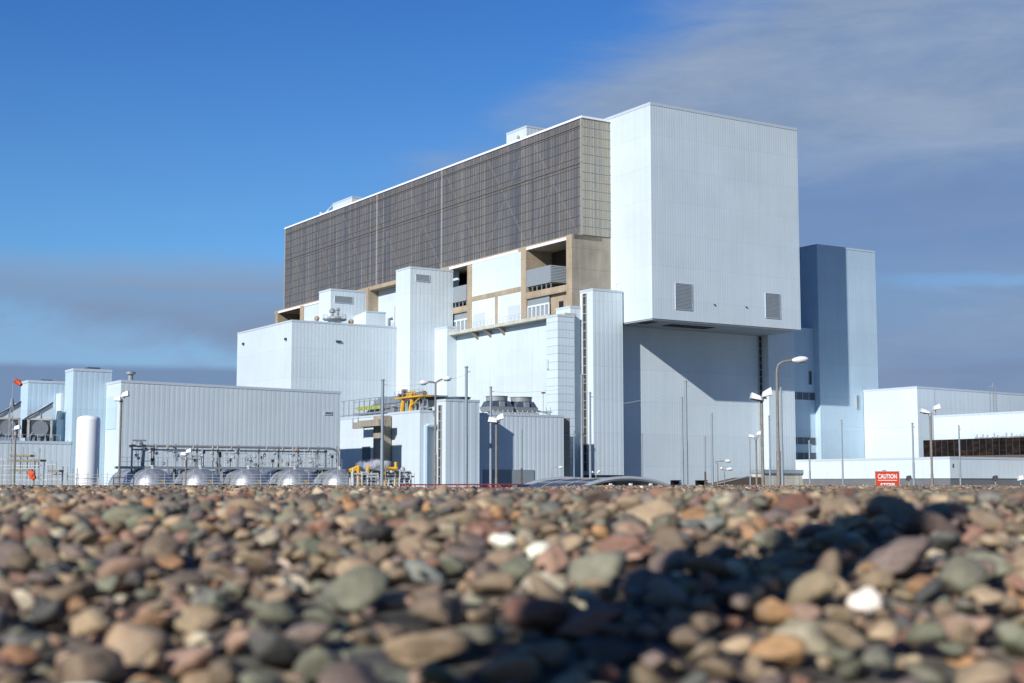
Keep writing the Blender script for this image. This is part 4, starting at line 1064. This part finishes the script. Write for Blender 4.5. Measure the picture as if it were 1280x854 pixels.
# chain fence in front of the vessels
x0, y0, _z = at(100, 600, 140)
t = Thing('mesh_fence', 'thin grey security fence in front of the silver vessels', 'fence', x0, y0, world_xy=True)
off = Vector((x0, y0, 0)); pm = MB(); wm = MB()
px = -10
while px < 520:
    q = w_at(px, 591, 140) - off; pm.bar((q.x, q.y, 0), (q.x, q.y, q.z + (.4 if px % 60 == 2 else 0)), .035); px += 12
for yy in (593.5, 597, 600.5, 604):
    p, q = w_at(-10, yy, 140) - off, w_at(516, yy, 140) - off; wm.bar(tuple(p), tuple(q), .02 if yy != 604 else .05)
t.part('post', pm, 'rail'); t.part('wire', wm, 'rail')
x0, y0, _z = at(154.5, 602, 120)
t = Thing('control_cabinet', 'small open grey frame at the foot of the floodlight post', 'frame', x0, y0, world_xy=True)
zf = at(154, 597, 120)[2]
t.part('frame', MB().bar((-.85, 0, 0), (-.85, 0, zf), .05).bar((.85, 0, 0), (.85, 0, zf), .05).bar((-.85, 0, zf), (.85, 0, zf), .05).bar((-.85, 0, zf - .5), (.85, 0, zf - .5), .04), 'lampd')
# ground spotlights along the low white building
for px, lb in ((1275.5, 'pale ground spotlight at the right photo edge'), (1244, 'small ground spotlight below the white building corner'), (1136, 'dark ground spotlight right of the red sign')):
    x, y, z = at(px, 597.5, 110)
    k = Thing('spotlight', lb, 'spotlight', x, y, world_xy=True)
    k.part('stem', MB().bar((0, 0, 0), (0, 0, z - .1), .05), 'rail')
    k.part('lamp_head', MB().hexa([(-.2, -.2, z - .2), (.2, -.2, z - .1), (.2, .2, z - .1), (-.2, .2, z - .2), (-.14, -.12, z + .15), (.14, -.12, z + .2), (.14, .12, z + .2), (-.14, .12, z + .15)]), 'lamp' if px > 1270 else 'lampd')

# ================================================================== GROUND AND SHINGLE BANK
def smooth(e0, e1, x):
    t = np.clip((x - e0) / (e1 - e0), 0, 1); return t * t * (3 - 2 * t)
def bumps(x, y, s):
    return (np.sin(x * 2.1 * s + 1.3) * np.cos(y * 1.7 * s + .4) + .6 * np.sin(x * 4.3 * s + y * 2.2 * s) + .5 * np.cos(x * 1.1 * s - y * 5.1 * s + 2.0)) / 2.1
def surf(x, y):
    """height of the stone tops"""
    x = np.asarray(x, float); y = np.asarray(y, float)
    h = .066 + .24 * np.exp(-(np.maximum(y, 1.5) - 1.6) / .8)
    h = h + .09 * np.exp(-((x / np.maximum(y, .5) + .025) / .05) ** 2) * smooth(10, 24, y)
    crest = np.exp(-((y - 3.7) / .95) ** 2) * smooth(-.55, -.05, x / np.maximum(y, .5) * 3.0)
    h = h - .036 * crest
    h = h + .014 * bumps(x, y, 1.0) * smooth(1.0, 2.5, y) * (1 - .5 * smooth(5, 12, y)) + .012 * bumps(x, y, .23) * smooth(6, 12, y)
    z = CAMZ - h
    bank = smooth(70, 46, y) * smooth(-14, -5, y)
    return z * bank
def sheet(name, xs, ys, fn, mat, kind='structure'):
    X, Y = np.meshgrid(xs, ys); Z = fn(X, Y)
    nx, ny = len(xs), len(ys)
    co = np.stack([X, Y, Z], -1).reshape(-1, 3)
    i = np.arange(ny - 1)[:, None] * nx + np.arange(nx - 1)[None, :]
    q = np.stack([i, i + 1, i + nx + 1, i + nx], -1).reshape(-1, 4)
    me = bpy.data.meshes.new(name); me.vertices.add(len(co)); me.vertices.foreach_set('co', co.ravel())
    me.loops.add(q.size); me.loops.foreach_set('vertex_index', q.ravel().astype(np.int32))
    me.polygons.add(len(q)); me.polygons.foreach_set('loop_start', np.arange(0, q.size, 4, dtype=np.int32))
    me.polygons.foreach_set('use_smooth', np.ones(len(q), bool))
    me.update(calc_edges=True); me.materials.append(mat)
    o = bpy.data.objects.new(name, me); col.objects.link(o); o['kind'] = kind
    return o
def gravel_mat():
    m, nt, p = nt_of('shingle_bed'); g = G(nt)
    pos = g.n('ShaderNodeNewGeometry').outputs['Position']
    v = g.n('ShaderNodeTexVoronoi'); v.inputs['Scale'].default_value = 11; g.lk(pos, v.inputs['Vector'])
    sp = g.n('ShaderNodeSeparateColor'); g.lk(v.outputs['Color'], sp.inputs[0])
    r = g.n('ShaderNodeValToRGB'); e = r.color_ramp.elements
    e[0].position = 0; e[0].color = (.09, .08, .07, 1); e[1].position = 1; e[1].color = (.24, .20, .155, 1)
    for q, c in ((.3, (.10, .085, .07)), (.5, (.13, .085, .065)), (.7, (.12, .125, .10))):
        k = e.new(q); k.color = (*c, 1)
    g.lk(sp.outputs[0], r.inputs[0])
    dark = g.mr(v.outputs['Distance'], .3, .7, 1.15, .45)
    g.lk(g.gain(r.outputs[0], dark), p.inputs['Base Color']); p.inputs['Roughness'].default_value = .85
    b = g.n('ShaderNodeBump'); b.inputs['Distance'].default_value = .04; b.invert = True
    g.lk(v.outputs['Distance'], b.inputs['Height']); g.lk(b.outputs[0], p.inputs['Normal'])
    return m
gmat = gravel_mat()
g0 = sheet('ground', np.array([-3000, -300, 300, 3000.]), np.array([-3000, -300, 300, 3000.]), lambda X, Y: X * 0, plain('station_tarmac', (.10, .10, .095), .9, 0, .2, .05))
ys = np.concatenate([np.linspace(-14, 0, 12), np.linspace(.3, 8, 70), np.linspace(8.4, 30, 50), np.linspace(31, 70, 45)])
xs = np.concatenate([np.linspace(-70, -9, 40), np.linspace(-8.6, 8.6, 90), np.linspace(9, 70, 40)])
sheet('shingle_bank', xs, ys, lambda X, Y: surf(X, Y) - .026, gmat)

# ---- stones
PAL = [  # label word, albedo (linear), weight
    ('brown', (.165, .125, .092), 20), ('tan', (.275, .21, .145), 22), ('grey-green', (.135, .145, .115), 16),
    ('plum-grey', (.135, .105, .102), 13), ('red-brown', (.19, .10, .08), 8), ('pink', (.28, .18, .14), 6),
    ('orange', (.30, .17, .085), 4), ('dark grey', (.060, .062, .068), 7), ('pale', (.36, .325, .265), 5), ('blue-grey', (.125, .14, .145), 5), ('white', (.60, .59, .56), .2)]
PW = np.array([p[2] for p in PAL]); PW = PW / PW.sum()
def stone_mat(name, use_obj):
    m, nt, p = nt_of(name); g = G(nt)
    if use_obj: c = g.n('ShaderNodeObjectInfo').outputs['Color']
    else: c = g.n('ShaderNodeAttribute', attribute_name='tint').outputs['Color']
    pos = g.n('ShaderNodeNewGeometry').outputs['Position']
    sp = g.noise(pos, 160, 3, .7); md = g.noise(pos, 26, 4, .6); bl = g.noise(pos, 9, 2, .5)
    f = g.m('MULTIPLY', g.mr(sp, .3, .7, .86, 1.14), g.mr(md, .3, .7, .78, 1.2))
    cc = g.gain(c, f)
    cc = g.mix(g.m('MULTIPLY', g.ss(bl, .55, .75), .45), cc, (.20, .155, .105))
    cc = g.mix(g.m('MULTIPLY', g.ss(g.noise(g.map(pos, (1, 1, 3), (3, 1, 7)), 18, 3), .60, .70), .35), cc, (.34, .31, .27))
    g.lk(cc, p.inputs['Base Color']); p.inputs['Roughness'].default_value = .68; p.inputs['Specular IOR Level'].default_value = .35
    b = g.n('ShaderNodeBump'); b.inputs['Strength'].default_value = .8; b.inputs['Distance'].default_value = .006
    g.lk(g.noise(pos, 70, 5, .65), b.inputs['Height']); g.lk(b.outputs[0], p.inputs['Normal'])
    return m
SM_OBJ, SM_ATT = stone_mat('cobble_stone', True), stone_mat('shingle_stone', False)
NS = 20
def ico(sub):
    bm = bmesh.new(); bmesh.ops.create_icosphere(bm, subdivisions=sub, radius=1)
    v = np.array([q.co[:] for q in bm.verts]); f = np.array([[w.index for w in q.verts] for q in bm.faces], np.int32); bm.free()
    return v / np.linalg.norm(v, axis=1)[:, None], f
SH = []
for k in range(NS):
    n = rng.integers(6, 12); nn = rng.normal(size=(n, 3)); nn /= np.linalg.norm(nn, axis=1)[:, None]
    SH.append((nn, rng.uniform(.55, 1.05, n), rng.uniform(12, 40), rng.uniform(.55, .92), rng.uniform(.38, .72)))
def stone_verts(k, dirs):
    nn, dd, p, sy, sz = SH[k]
    q = np.maximum(0, dirs @ nn.T) / dd
    r = ((q ** p).sum(1) + .75 ** p * .3) ** (-1 / p)
    v = dirs * r[:, None]
    ph = k * 1.7
    v = v * (1 + .035 * np.sin(v[:, :1] * 7 + ph) * np.cos(v[:, 1:2] * 6 - ph) + .03 * np.sin(v[:, 2:3] * 9 + 2 * ph + v[:, :1] * 4))
    ext = np.abs(v).max(0); v = v / ext
    return v * np.array([1, sy, sz])
LOD = {s: ico(s) for s in (1, 2, 3, 4)}
BV = {s: [stone_verts(k, LOD[s][0]) for k in range(NS)] for s in LOD}

P_, R_, Q_, K_, C_, T_, L_ = [], [], [], [], [], [], []   # position, radius, euler, shape, colour, class, special label
cells = {}
CS = .16
def drop(x, y, r, k, forced=False, cap=.022):
    sy, sz = SH[k][3], SH[k][4]
    rh = r * (1 + sy) / 2; c = r * sz
    s = float(surf(x, y)); z = s - .042 + c * .5
    ci, cj = int(math.floor(x / CS)), int(math.floor(y / CS))
    for i in (-1, 0, 1):
        for j in (-1, 0, 1):
            for (qx, qy, qz, qr, qc) in cells.get((ci + i, cj + j), ()):
                d2 = (qx - x) ** 2 + (qy - y) ** 2; RR = rh + qr
                if d2 < RR * RR:
                    h = qz + (c + qc) * math.sqrt(1 - d2 / (RR * RR)) * .86
                    if h > z: z = h
    if not forced and z + c > s + cap + c * .55: return None
    cells.setdefault((ci, cj), []).append((x, y, z, rh, c))
    return z
def ground_hit(px, py):
    r = ray(px, py); t = .8
    while t < 60:
        if CAMZ + r[2] * t <= float(surf(r[0] * t, r[1] * t)): break
        t += .01
    return r[0] * t, r[1] * t
def add(x, y, z, r, e, k, cl, colr=None, lab=None):
    base = np.array(PAL[cl][1] if colr is None else colr)
    base = base * rng.uniform(.72, 1.25) * (1 + rng.normal(0, .02, 3)) * 1.2
    base = base * .82 + base.mean() * np.array([1.10, 1.0, .84]) * .18
    base = base * np.array([1.21, 1.13, .98])
    P_.append((x, y, z)); R_.append(r); Q_.append(e); K_.append(k); C_.append(base); T_.append(cl); L_.append(lab)
def pick(sy, sz):                      # shape closest to wanted proportions
    return min(range(NS), key=lambda k: abs(SH[k][3] - sy) + abs(SH[k][4] - sz))
SPECIAL = [(1083, 752, 62, .75, .7, 10, 0.5, 'white angular cobble in the shadow at the right of the shingle'),
    (100, 872, 88, .6, .45, 10, .1, 'white smooth cobble at the lower left corner of the shingle'),
    (528, 812, 130, .55, .4, 1, .25, 'long tan cobble lying slantwise in the lower middle shingle'),
    (972, 812, 74, .75, .6, 6, .1, 'blunt orange cobble below the shadow in the right shingle'),
    (370, 656, 74, .55, .4, 2, .0, 'long flat grey-green cobble high in the shingle below the vessels'),
    (1115, 706, 116, .7, .55, 3, .2, 'big grey cobble above the white cobble at right'),
    (735, 782, 96, .7, .55, 4, .1, 'blocky red-brown cobble right of the lower middle shingle'),
    (833, 680, 50, .75, .6, 5, .0, 'pink rounded cobble just left of the dark shadow'),
    (543, 634, 32, .8, .7, 6, .0, 'small orange cobble standing on the near crest'),
    (595, 792, 78, .55, .40, 2, .0, 'flat grey-green cobble right of the long tan one'),
    (1190, 780, 80, .6, .5, 5, .1, 'pale pink cobble at the right edge below the white cobble'),
    (770, 690, 74, .75, .6, 4, .3, 'plum-red angular cobble left of the pink rounded one')]
for (px, py, w, sy, sz, cl, rz, lab) in SPECIAL:
    x, y = ground_hit(px, py); r = w * y / F / 2; k = pick(sy, sz)
    s = float(surf(x, y)); z = s - .01 + r * SH[k][4] * .2
    cells.setdefault((int(math.floor(x / CS)), int(math.floor(y / CS))), []).append((x, y, z, r * .8, r * SH[k][4]))
    add(x, y, z, r, (rng.normal(0, .1), -rz * .6, rz), k, cl, None, lab)
def scatter(y0, y1, hw, x0, n, mu, sg, cap):
    ys = np.sqrt(rng.uniform(y0 ** 2, y1 ** 2, n)); xs = rng.uniform(-1, 1, n) * (ys * hw + x0)
    rs = np.clip(np.exp(rng.normal(math.log(mu), sg, n)), .012, .085)
    for x, y, r in zip(xs, ys, rs):
        k = int(rng.integers(NS)); z = drop(x, y, r, k, cap=cap)
        if z is None: continue
        add(x, y, z, r, (rng.normal(0, .28), rng.normal(0, .28), rng.uniform(0, 6.28)), k, int(rng.choice(len(PAL), p=PW)))
scatter(1.0, 3.4, .55, 1.5, 15500, .037, .48, .02)
scatter(1.0, 3.4, .50, .6, 10000, .015, .3, .0)
scatter(3.4, 6.5, .54, 1.2, 23000, .034, .46, .018)
scatter(6.5, 15, .50, .9, 41000, .035, .36, .018)
scatter(15, 46, .47, .5, 46000, .047, .28, .02)
P_ = np.array(P_); R_ = np.array(R_); K_ = np.array(K_); C_ = np.array(C_); T_ = np.array(T_)
# how large every stone shows
dep = P_[:, 1]; pxs = CX + P_[:, 0] / dep * F
top = P_[:, 2] + R_ * .3 - surf(P_[:, 0], P_[:, 1])
inside = (pxs > -40) & (pxs < 1320) & (dep > 1.45)
show = np.where(inside & (top > -.012), R_ / dep, 0)
special = np.array([l is not None for l in L_])
order = np.argsort(-(show + special * 10))
solo = set(order[:300].tolist())
rots = [Euler(e).to_matrix() for e in Q_]
me_cache = {}
for i in sorted(solo):
    k = int(K_[i]); sub = 4 if special[i] and R_[i] > .03 else 3
    if (k, sub) not in me_cache:
        me = bpy.data.meshes.new('cobble'); me.from_pydata(BV[sub][k].tolist(), [], LOD[sub][1].tolist())
        me.polygons.foreach_set('use_smooth', [True] * len(me.polygons)); me.materials.append(SM_OBJ); me_cache[(k, sub)] = me
    o = bpy.data.objects.new('cobble', me_cache[(k, sub)]); col.objects.link(o)
    o.matrix_world = Matrix.Translation(P_[i]) @ rots[i].to_4x4() @ Matrix.Scale(float(R_[i]), 4)
    o.color = (*[float(max(0, c)) for c in C_[i]], 1)
    shp = 'flat' if SH[k][4] < .48 else ('slender' if SH[k][3] < .68 else 'chunky')
    o['label'] = L_[i] or f'loose {shp} {PAL[T_[i]][0]} cobble in the blurred near shingle'
    o['category'] = 'cobble'; o['group'] = 'loose cobbles in the near shingle'
rest = np.array([i for i in range(len(P_)) if i not in solo])
RM = np.array([np.array(r) for r in rots])
def merged(name, ids, lod_of):
    vs, fs, cs, n = [], [], [], 0
    for sub in (3, 2, 1):
        dv, df = LOD[sub]
        for k in range(NS):
            s = ids[(K_[ids] == k) & (lod_of(ids) == sub)]
            if not len(s): continue
            b = BV[sub][k]
            v = np.einsum('nij,mj->nmi', RM[s], b) * R_[s][:, None, None] + P_[s][:, None, :]
            f = df[None] + (np.arange(len(s)) * len(b))[:, None, None] + n
            vs.append(v.reshape(-1, 3)); fs.append(f.reshape(-1, 3)); n += v.shape[0] * v.shape[1]
            c = np.repeat(C_[s], len(b), axis=0); cs.append(np.concatenate([c, np.ones((len(c), 1))], 1))
    vs = np.concatenate(vs); fs = np.concatenate(fs).astype(np.int32); cs = np.clip(np.concatenate(cs), 0, 1)
    me = bpy.data.meshes.new(name); me.vertices.add(len(vs)); me.vertices.foreach_set('co', vs.ravel())
    me.loops.add(fs.size); me.loops.foreach_set('vertex_index', fs.ravel())
    me.polygons.add(len(fs)); me.polygons.foreach_set('loop_start', np.arange(0, fs.size, 3, dtype=np.int32))
    me.polygons.foreach_set('use_smooth', np.ones(len(fs), bool)); me.update(calc_edges=True)
    at_ = me.attributes.new('tint', 'FLOAT_COLOR', 'POINT'); at_.data.foreach_set('color', cs.astype(np.float32).ravel())
    me.materials.append(SM_ATT)
    o = bpy.data.objects.new(name, me); col.objects.link(o); o['kind'] = 'stuff'
    o['label'] = 'mixed brown, tan and grey-green shingle covering the whole bank'; o['category'] = 'shingle'
    print(name, len(ids), 'stones', len(vs), 'verts')
merged('shingle', rest, lambda i: np.where(P_[i, 1] < 3.0, 3, np.where(P_[i, 1] < 9, 2, 1)))

# ---- sign standing in the far shingle
SY = 38.0
x, y, z = at(1109, 589.5, SY)
t = Thing('caution_sign', 'red caution sign with white lettering standing at the edge of the shingle', 'sign', x, y, z=2.6, world_xy=True)
w = 14.8 * SY / F; zt = z - 2.6
t.base = (0, 0, 0)
pl = t.part('panel', MB().box(-w, w, 0, .012, zt - .56, zt), 'signr')
fr = MB()
for b_ in ((-w - .008, -w, -.006, .018, zt - .56, zt + .008), (w, w + .008, -.006, .018, zt - .56, zt + .008), (-w, w, -.006, .018, zt, zt + .008)): fr.box(*b_)
t.part('frame', fr, 'steell', pl)
t.part('post', MB().box(-.10, -.02, .02, .1, -.3, zt + .045), 'rail')
def lettering(txt, size, xc, zc, name='lettering', width=None):
    cu = bpy.data.curves.new('lettering', 'FONT'); cu.body = txt; cu.size = size; cu.align_x = 'CENTER'; cu.align_y = 'CENTER'
    cu.offset = size * .022; cu.extrude = .002
    ob = bpy.data.objects.new('tmp', cu); col.objects.link(ob)
    dg = bpy.context.evaluated_depsgraph_get(); me = bpy.data.meshes.new_from_object(ob.evaluated_get(dg))
    bpy.data.objects.remove(ob); me.name = name
    me.materials.clear(); me.materials.append(M['signw'])
    xs_ = [v.co.x for v in me.vertices]; wid = max(xs_) - min(xs_)
    sx = 1 if width is None else width / wid
    for v in me.vertices: v.co = Vector((v.co.x * sx + xc, -.004 - v.co.z, v.co.y + zc))
    o = bpy.data.objects.new(name, me); col.objects.link(o); o.parent = pl
lettering('CAUTION', .165, 0, zt - .135, width=w * 1.6)
lettering('STEEP', .15, 0, zt - .368, width=w * 1.2)
bar_ = mesh_obj('underline', MB().box(-w * .8, w * .8, -.006, -.001, zt - .242, zt - .226), 'signw'); bar_.parent = pl

# ---- stand-in post added out of view by the camera, casting a standing figure's shadow
px_, py_ = -1.16, 0.0
t = Thing('shadow_caster_post', 'added unseen stand-in post throwing the dark shadow over the near shingle', 'post', px_, py_, z=float(surf(px_, py_)) - .3, world_xy=True)
mb = MB().tube([(0, 0, 0), (.01, 0, 1.25), (.0, .02, 1.6), (.02, .0, 2.42), (.02, 0, 2.54), (.02, 0, 2.60)], [.06, .065, .115, .115, .1, .04], 14)
t.part('shaft', mb, 'wood', smooth=True)
t.part('iron_band', MB().lathe([(.117, 0), (.13, .01), (.13, .07), (.117, .08)], (.01, .01, 1.85), n=20), 'rust')

# ================================================================== LIGHT, SKY, CAMERA
SUN_E = 5.15
sd = Vector((2.147 * cT - 1.0 * sT, 2.147 * sT + 1.0 * cT, -1.198)).normalized()
sun = bpy.data.lights.new('sun', 'SUN'); sun.energy = SUN_E; sun.angle = R(.53); sun.color = (1.0, .97, .92)
so = bpy.data.objects.new('sun', sun); col.objects.link(so); so.rotation_euler = sd.to_track_quat('-Z', 'Y').to_euler(); so.location = (-40, -60, 60)
el = math.asin(-sd.z); az = math.atan2(-sd.x, -sd.y)      # azimuth of the sun clockwise from +Y
wd = bpy.data.worlds.new('World'); scene.world = wd; wd.use_nodes = True
nt = wd.node_tree; g = G(nt); bg = nt.nodes['Background']
sky = g.n('ShaderNodeTexSky', sky_type='NISHITA'); sky.sun_disc = False
sky.sun_elevation = el; sky.sun_rotation = az; sky.air_density = 1.0; sky.dust_density = .3; sky.ozone_density = 2.5
d = g.n('ShaderNodeTexCoord').outputs['Generated']
sp = g.n('ShaderNodeSeparateXYZ'); g.lk(d, sp.inputs[0])
X_, Y_, Z_ = sp.outputs
u = g.m('ARCTAN2', X_, Y_); v = g.m('ARCSINE', Z_)
uv = g.n('ShaderNodeCombineXYZ'); g.lk(u, uv.inputs[0]); g.lk(v, uv.inputs[1])
UV = uv.outputs[0]
soft = g.noise(g.map(UV, (3.2, 8, 1), (1.3, .4, 2)), 1.0, 8, .58, dist=.5)
wisp = g.noise(g.map(UV, (5, 24, 1), (5.3, 2.4, 1)), 1.0, 8, .62, dist=.8)
fine = g.noise(g.map(UV, (11, 34, 1), (2, 7, 4)), 1.0, 7, .62, dist=.3)
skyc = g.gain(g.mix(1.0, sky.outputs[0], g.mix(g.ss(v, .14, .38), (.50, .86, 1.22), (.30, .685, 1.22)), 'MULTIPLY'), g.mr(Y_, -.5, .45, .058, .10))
# great cloud sheet on the right, its edge climbing from the glazed roof to the zenith
edge = g.m('SUBTRACT', g.m('ADD', g.m('MULTIPLY', g.m('ADD', u, .09), .50), .225), v)
edge = g.m('ADD', edge, g.m('ADD', g.m('MULTIPLY', g.m('SUBTRACT', soft, .5), .15), g.m('MULTIPLY', g.m('SUBTRACT', wisp, .5), .06)))
m1 = g.ss(edge, -.012, .06)
left = g.m('ADD', u, g.m('MULTIPLY', g.m('SUBTRACT', wisp, .5), .18))
m1 = g.m('MULTIPLY', m1, g.m('MAXIMUM', g.ss(left, -.07, .07), g.m('MULTIPLY', g.m('MULTIPLY', g.ss(left, -.19, -.02), g.ss(v, .185, .225)), .85)))
gap = g.m('MULTIPLY', g.m('SUBTRACT', 1.0, g.ss(g.m('ABSOLUTE', g.m('ADD', g.m('SUBTRACT', v, .137), g.m('MULTIPLY', g.m('SUBTRACT', fine, .5), .02))), .0005, .007)), g.ss(u, .22, .30))
m1 = g.m('MULTIPLY', m1, g.m('SUBTRACT', 1.0, g.m('MULTIPLY', gap, .3)))
m1 = g.m('MULTIPLY', m1, g.m('MULTIPLY', g.m('SUBTRACT', 1.0, g.ss(u, .6, 1.0)), g.m('SUBTRACT', 1.0, g.ss(v, .42, .62))))
tone = g.m('ADD', g.m('MULTIPLY', soft, .55), g.m('ADD', g.m('MULTIPLY', wisp, .40), g.m('MULTIPLY', fine, .22)))
blu = g.m('SUBTRACT', 1.0, g.ss(g.m('ABSOLUTE', g.m('SUBTRACT', g.m('ADD', v, g.m('MULTIPLY', g.m('SUBTRACT', wisp, .5), .05)), .178)), .01, .06))
c1 = g.mix(g.ss(tone, .44, .74), (.195, .285, .455), (.325, .405, .535))
c1 = g.mix(g.m('MULTIPLY', blu, .75), c1, (.155, .235, .44))
low = g.m('SUBTRACT', 1.0, g.ss(v, .07, .13))
c1 = g.mix(g.m('MULTIPLY', low, .6), c1, (.17, .25, .43))
# long cloud bank low on the left
topv = g.m('ADD', g.m('ADD', .158, g.m('MULTIPLY', u, .03)), g.m('ADD', g.m('MULTIPLY', g.m('SUBTRACT', soft, .5), .05), g.m('MULTIPLY', g.m('SUBTRACT', fine, .5), .018)))
up = g.m('SUBTRACT', 1.0, g.ss(g.m('SUBTRACT', v, topv), -.018, .014))
botv = g.m('SUBTRACT', .112, g.m('MULTIPLY', g.m('ADD', u, .33), .16))
dn = g.ss(g.m('ADD', g.m('SUBTRACT', v, botv), g.m('MULTIPLY', g.m('SUBTRACT', wisp, .5), .06)), -.014, .018)
m2 = g.m('MULTIPLY', g.m('MULTIPLY', up, dn), g.m('MULTIPLY', g.ss(u, -1.2, -.8), g.m('SUBTRACT', 1.0, g.ss(u, -.05, .06))))
c2 = g.mix(g.ss(g.m('ADD', v, g.m('MULTIPLY', g.m('SUBTRACT', wisp, .5), .05)), .115, .15), (.205, .285, .435), (.265, .33, .455))
# hazy streaks under the bank and a dull band on the horizon
hz = g.m('MULTIPLY', g.m('SUBTRACT', 1.0, g.ss(v, .10, .16)), g.mr(wisp, .3, .7, .35, .85))
m3 = g.m('SUBTRACT', 1.0, g.ss(g.m('ADD', v, g.m('MULTIPLY', g.m('SUBTRACT', soft, .5), .02)), .076, .083))
m3 = g.m('MULTIPLY', m3, .8)
cl = g.mix(hz, skyc, (.27, .40, .62))
cl = g.mix(m3, cl, (.165, .235, .40))
cl = g.mix(g.m('MULTIPLY', m2, g.mr(wisp, .35, .65, .58, .90)), cl, c2)
cl = g.mix(g.m('MULTIPLY', m1, g.mr(soft, .35, .6, .82, .95)), cl, c1)
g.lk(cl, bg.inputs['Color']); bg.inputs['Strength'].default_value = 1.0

cam = bpy.data.cameras.new('camera'); co = bpy.data.objects.new('camera', cam); col.objects.link(co)
co.location = (0, 0, CAMZ); co.rotation_euler = (math.pi / 2 + P, 0, 0)
cam.sensor_width = 36.0; cam.lens = F / 1280 * 36.0; cam.clip_start = .05; cam.clip_end = 8000
cam.dof.use_dof = True; cam.dof.focus_distance = 70.0; cam.dof.aperture_fstop = cam.lens / 1000 / .0135
scene.camera = co
scene.view_settings.view_transform = 'Standard'; scene.view_settings.look = 'None'
scene.view_settings.exposure = 0; scene.view_settings.gamma = 1
scene.render.engine = 'CYCLES'; scene.cycles.volume_bounces = 3
try: scene.cycles.use_denoising = True
except Exception: pass
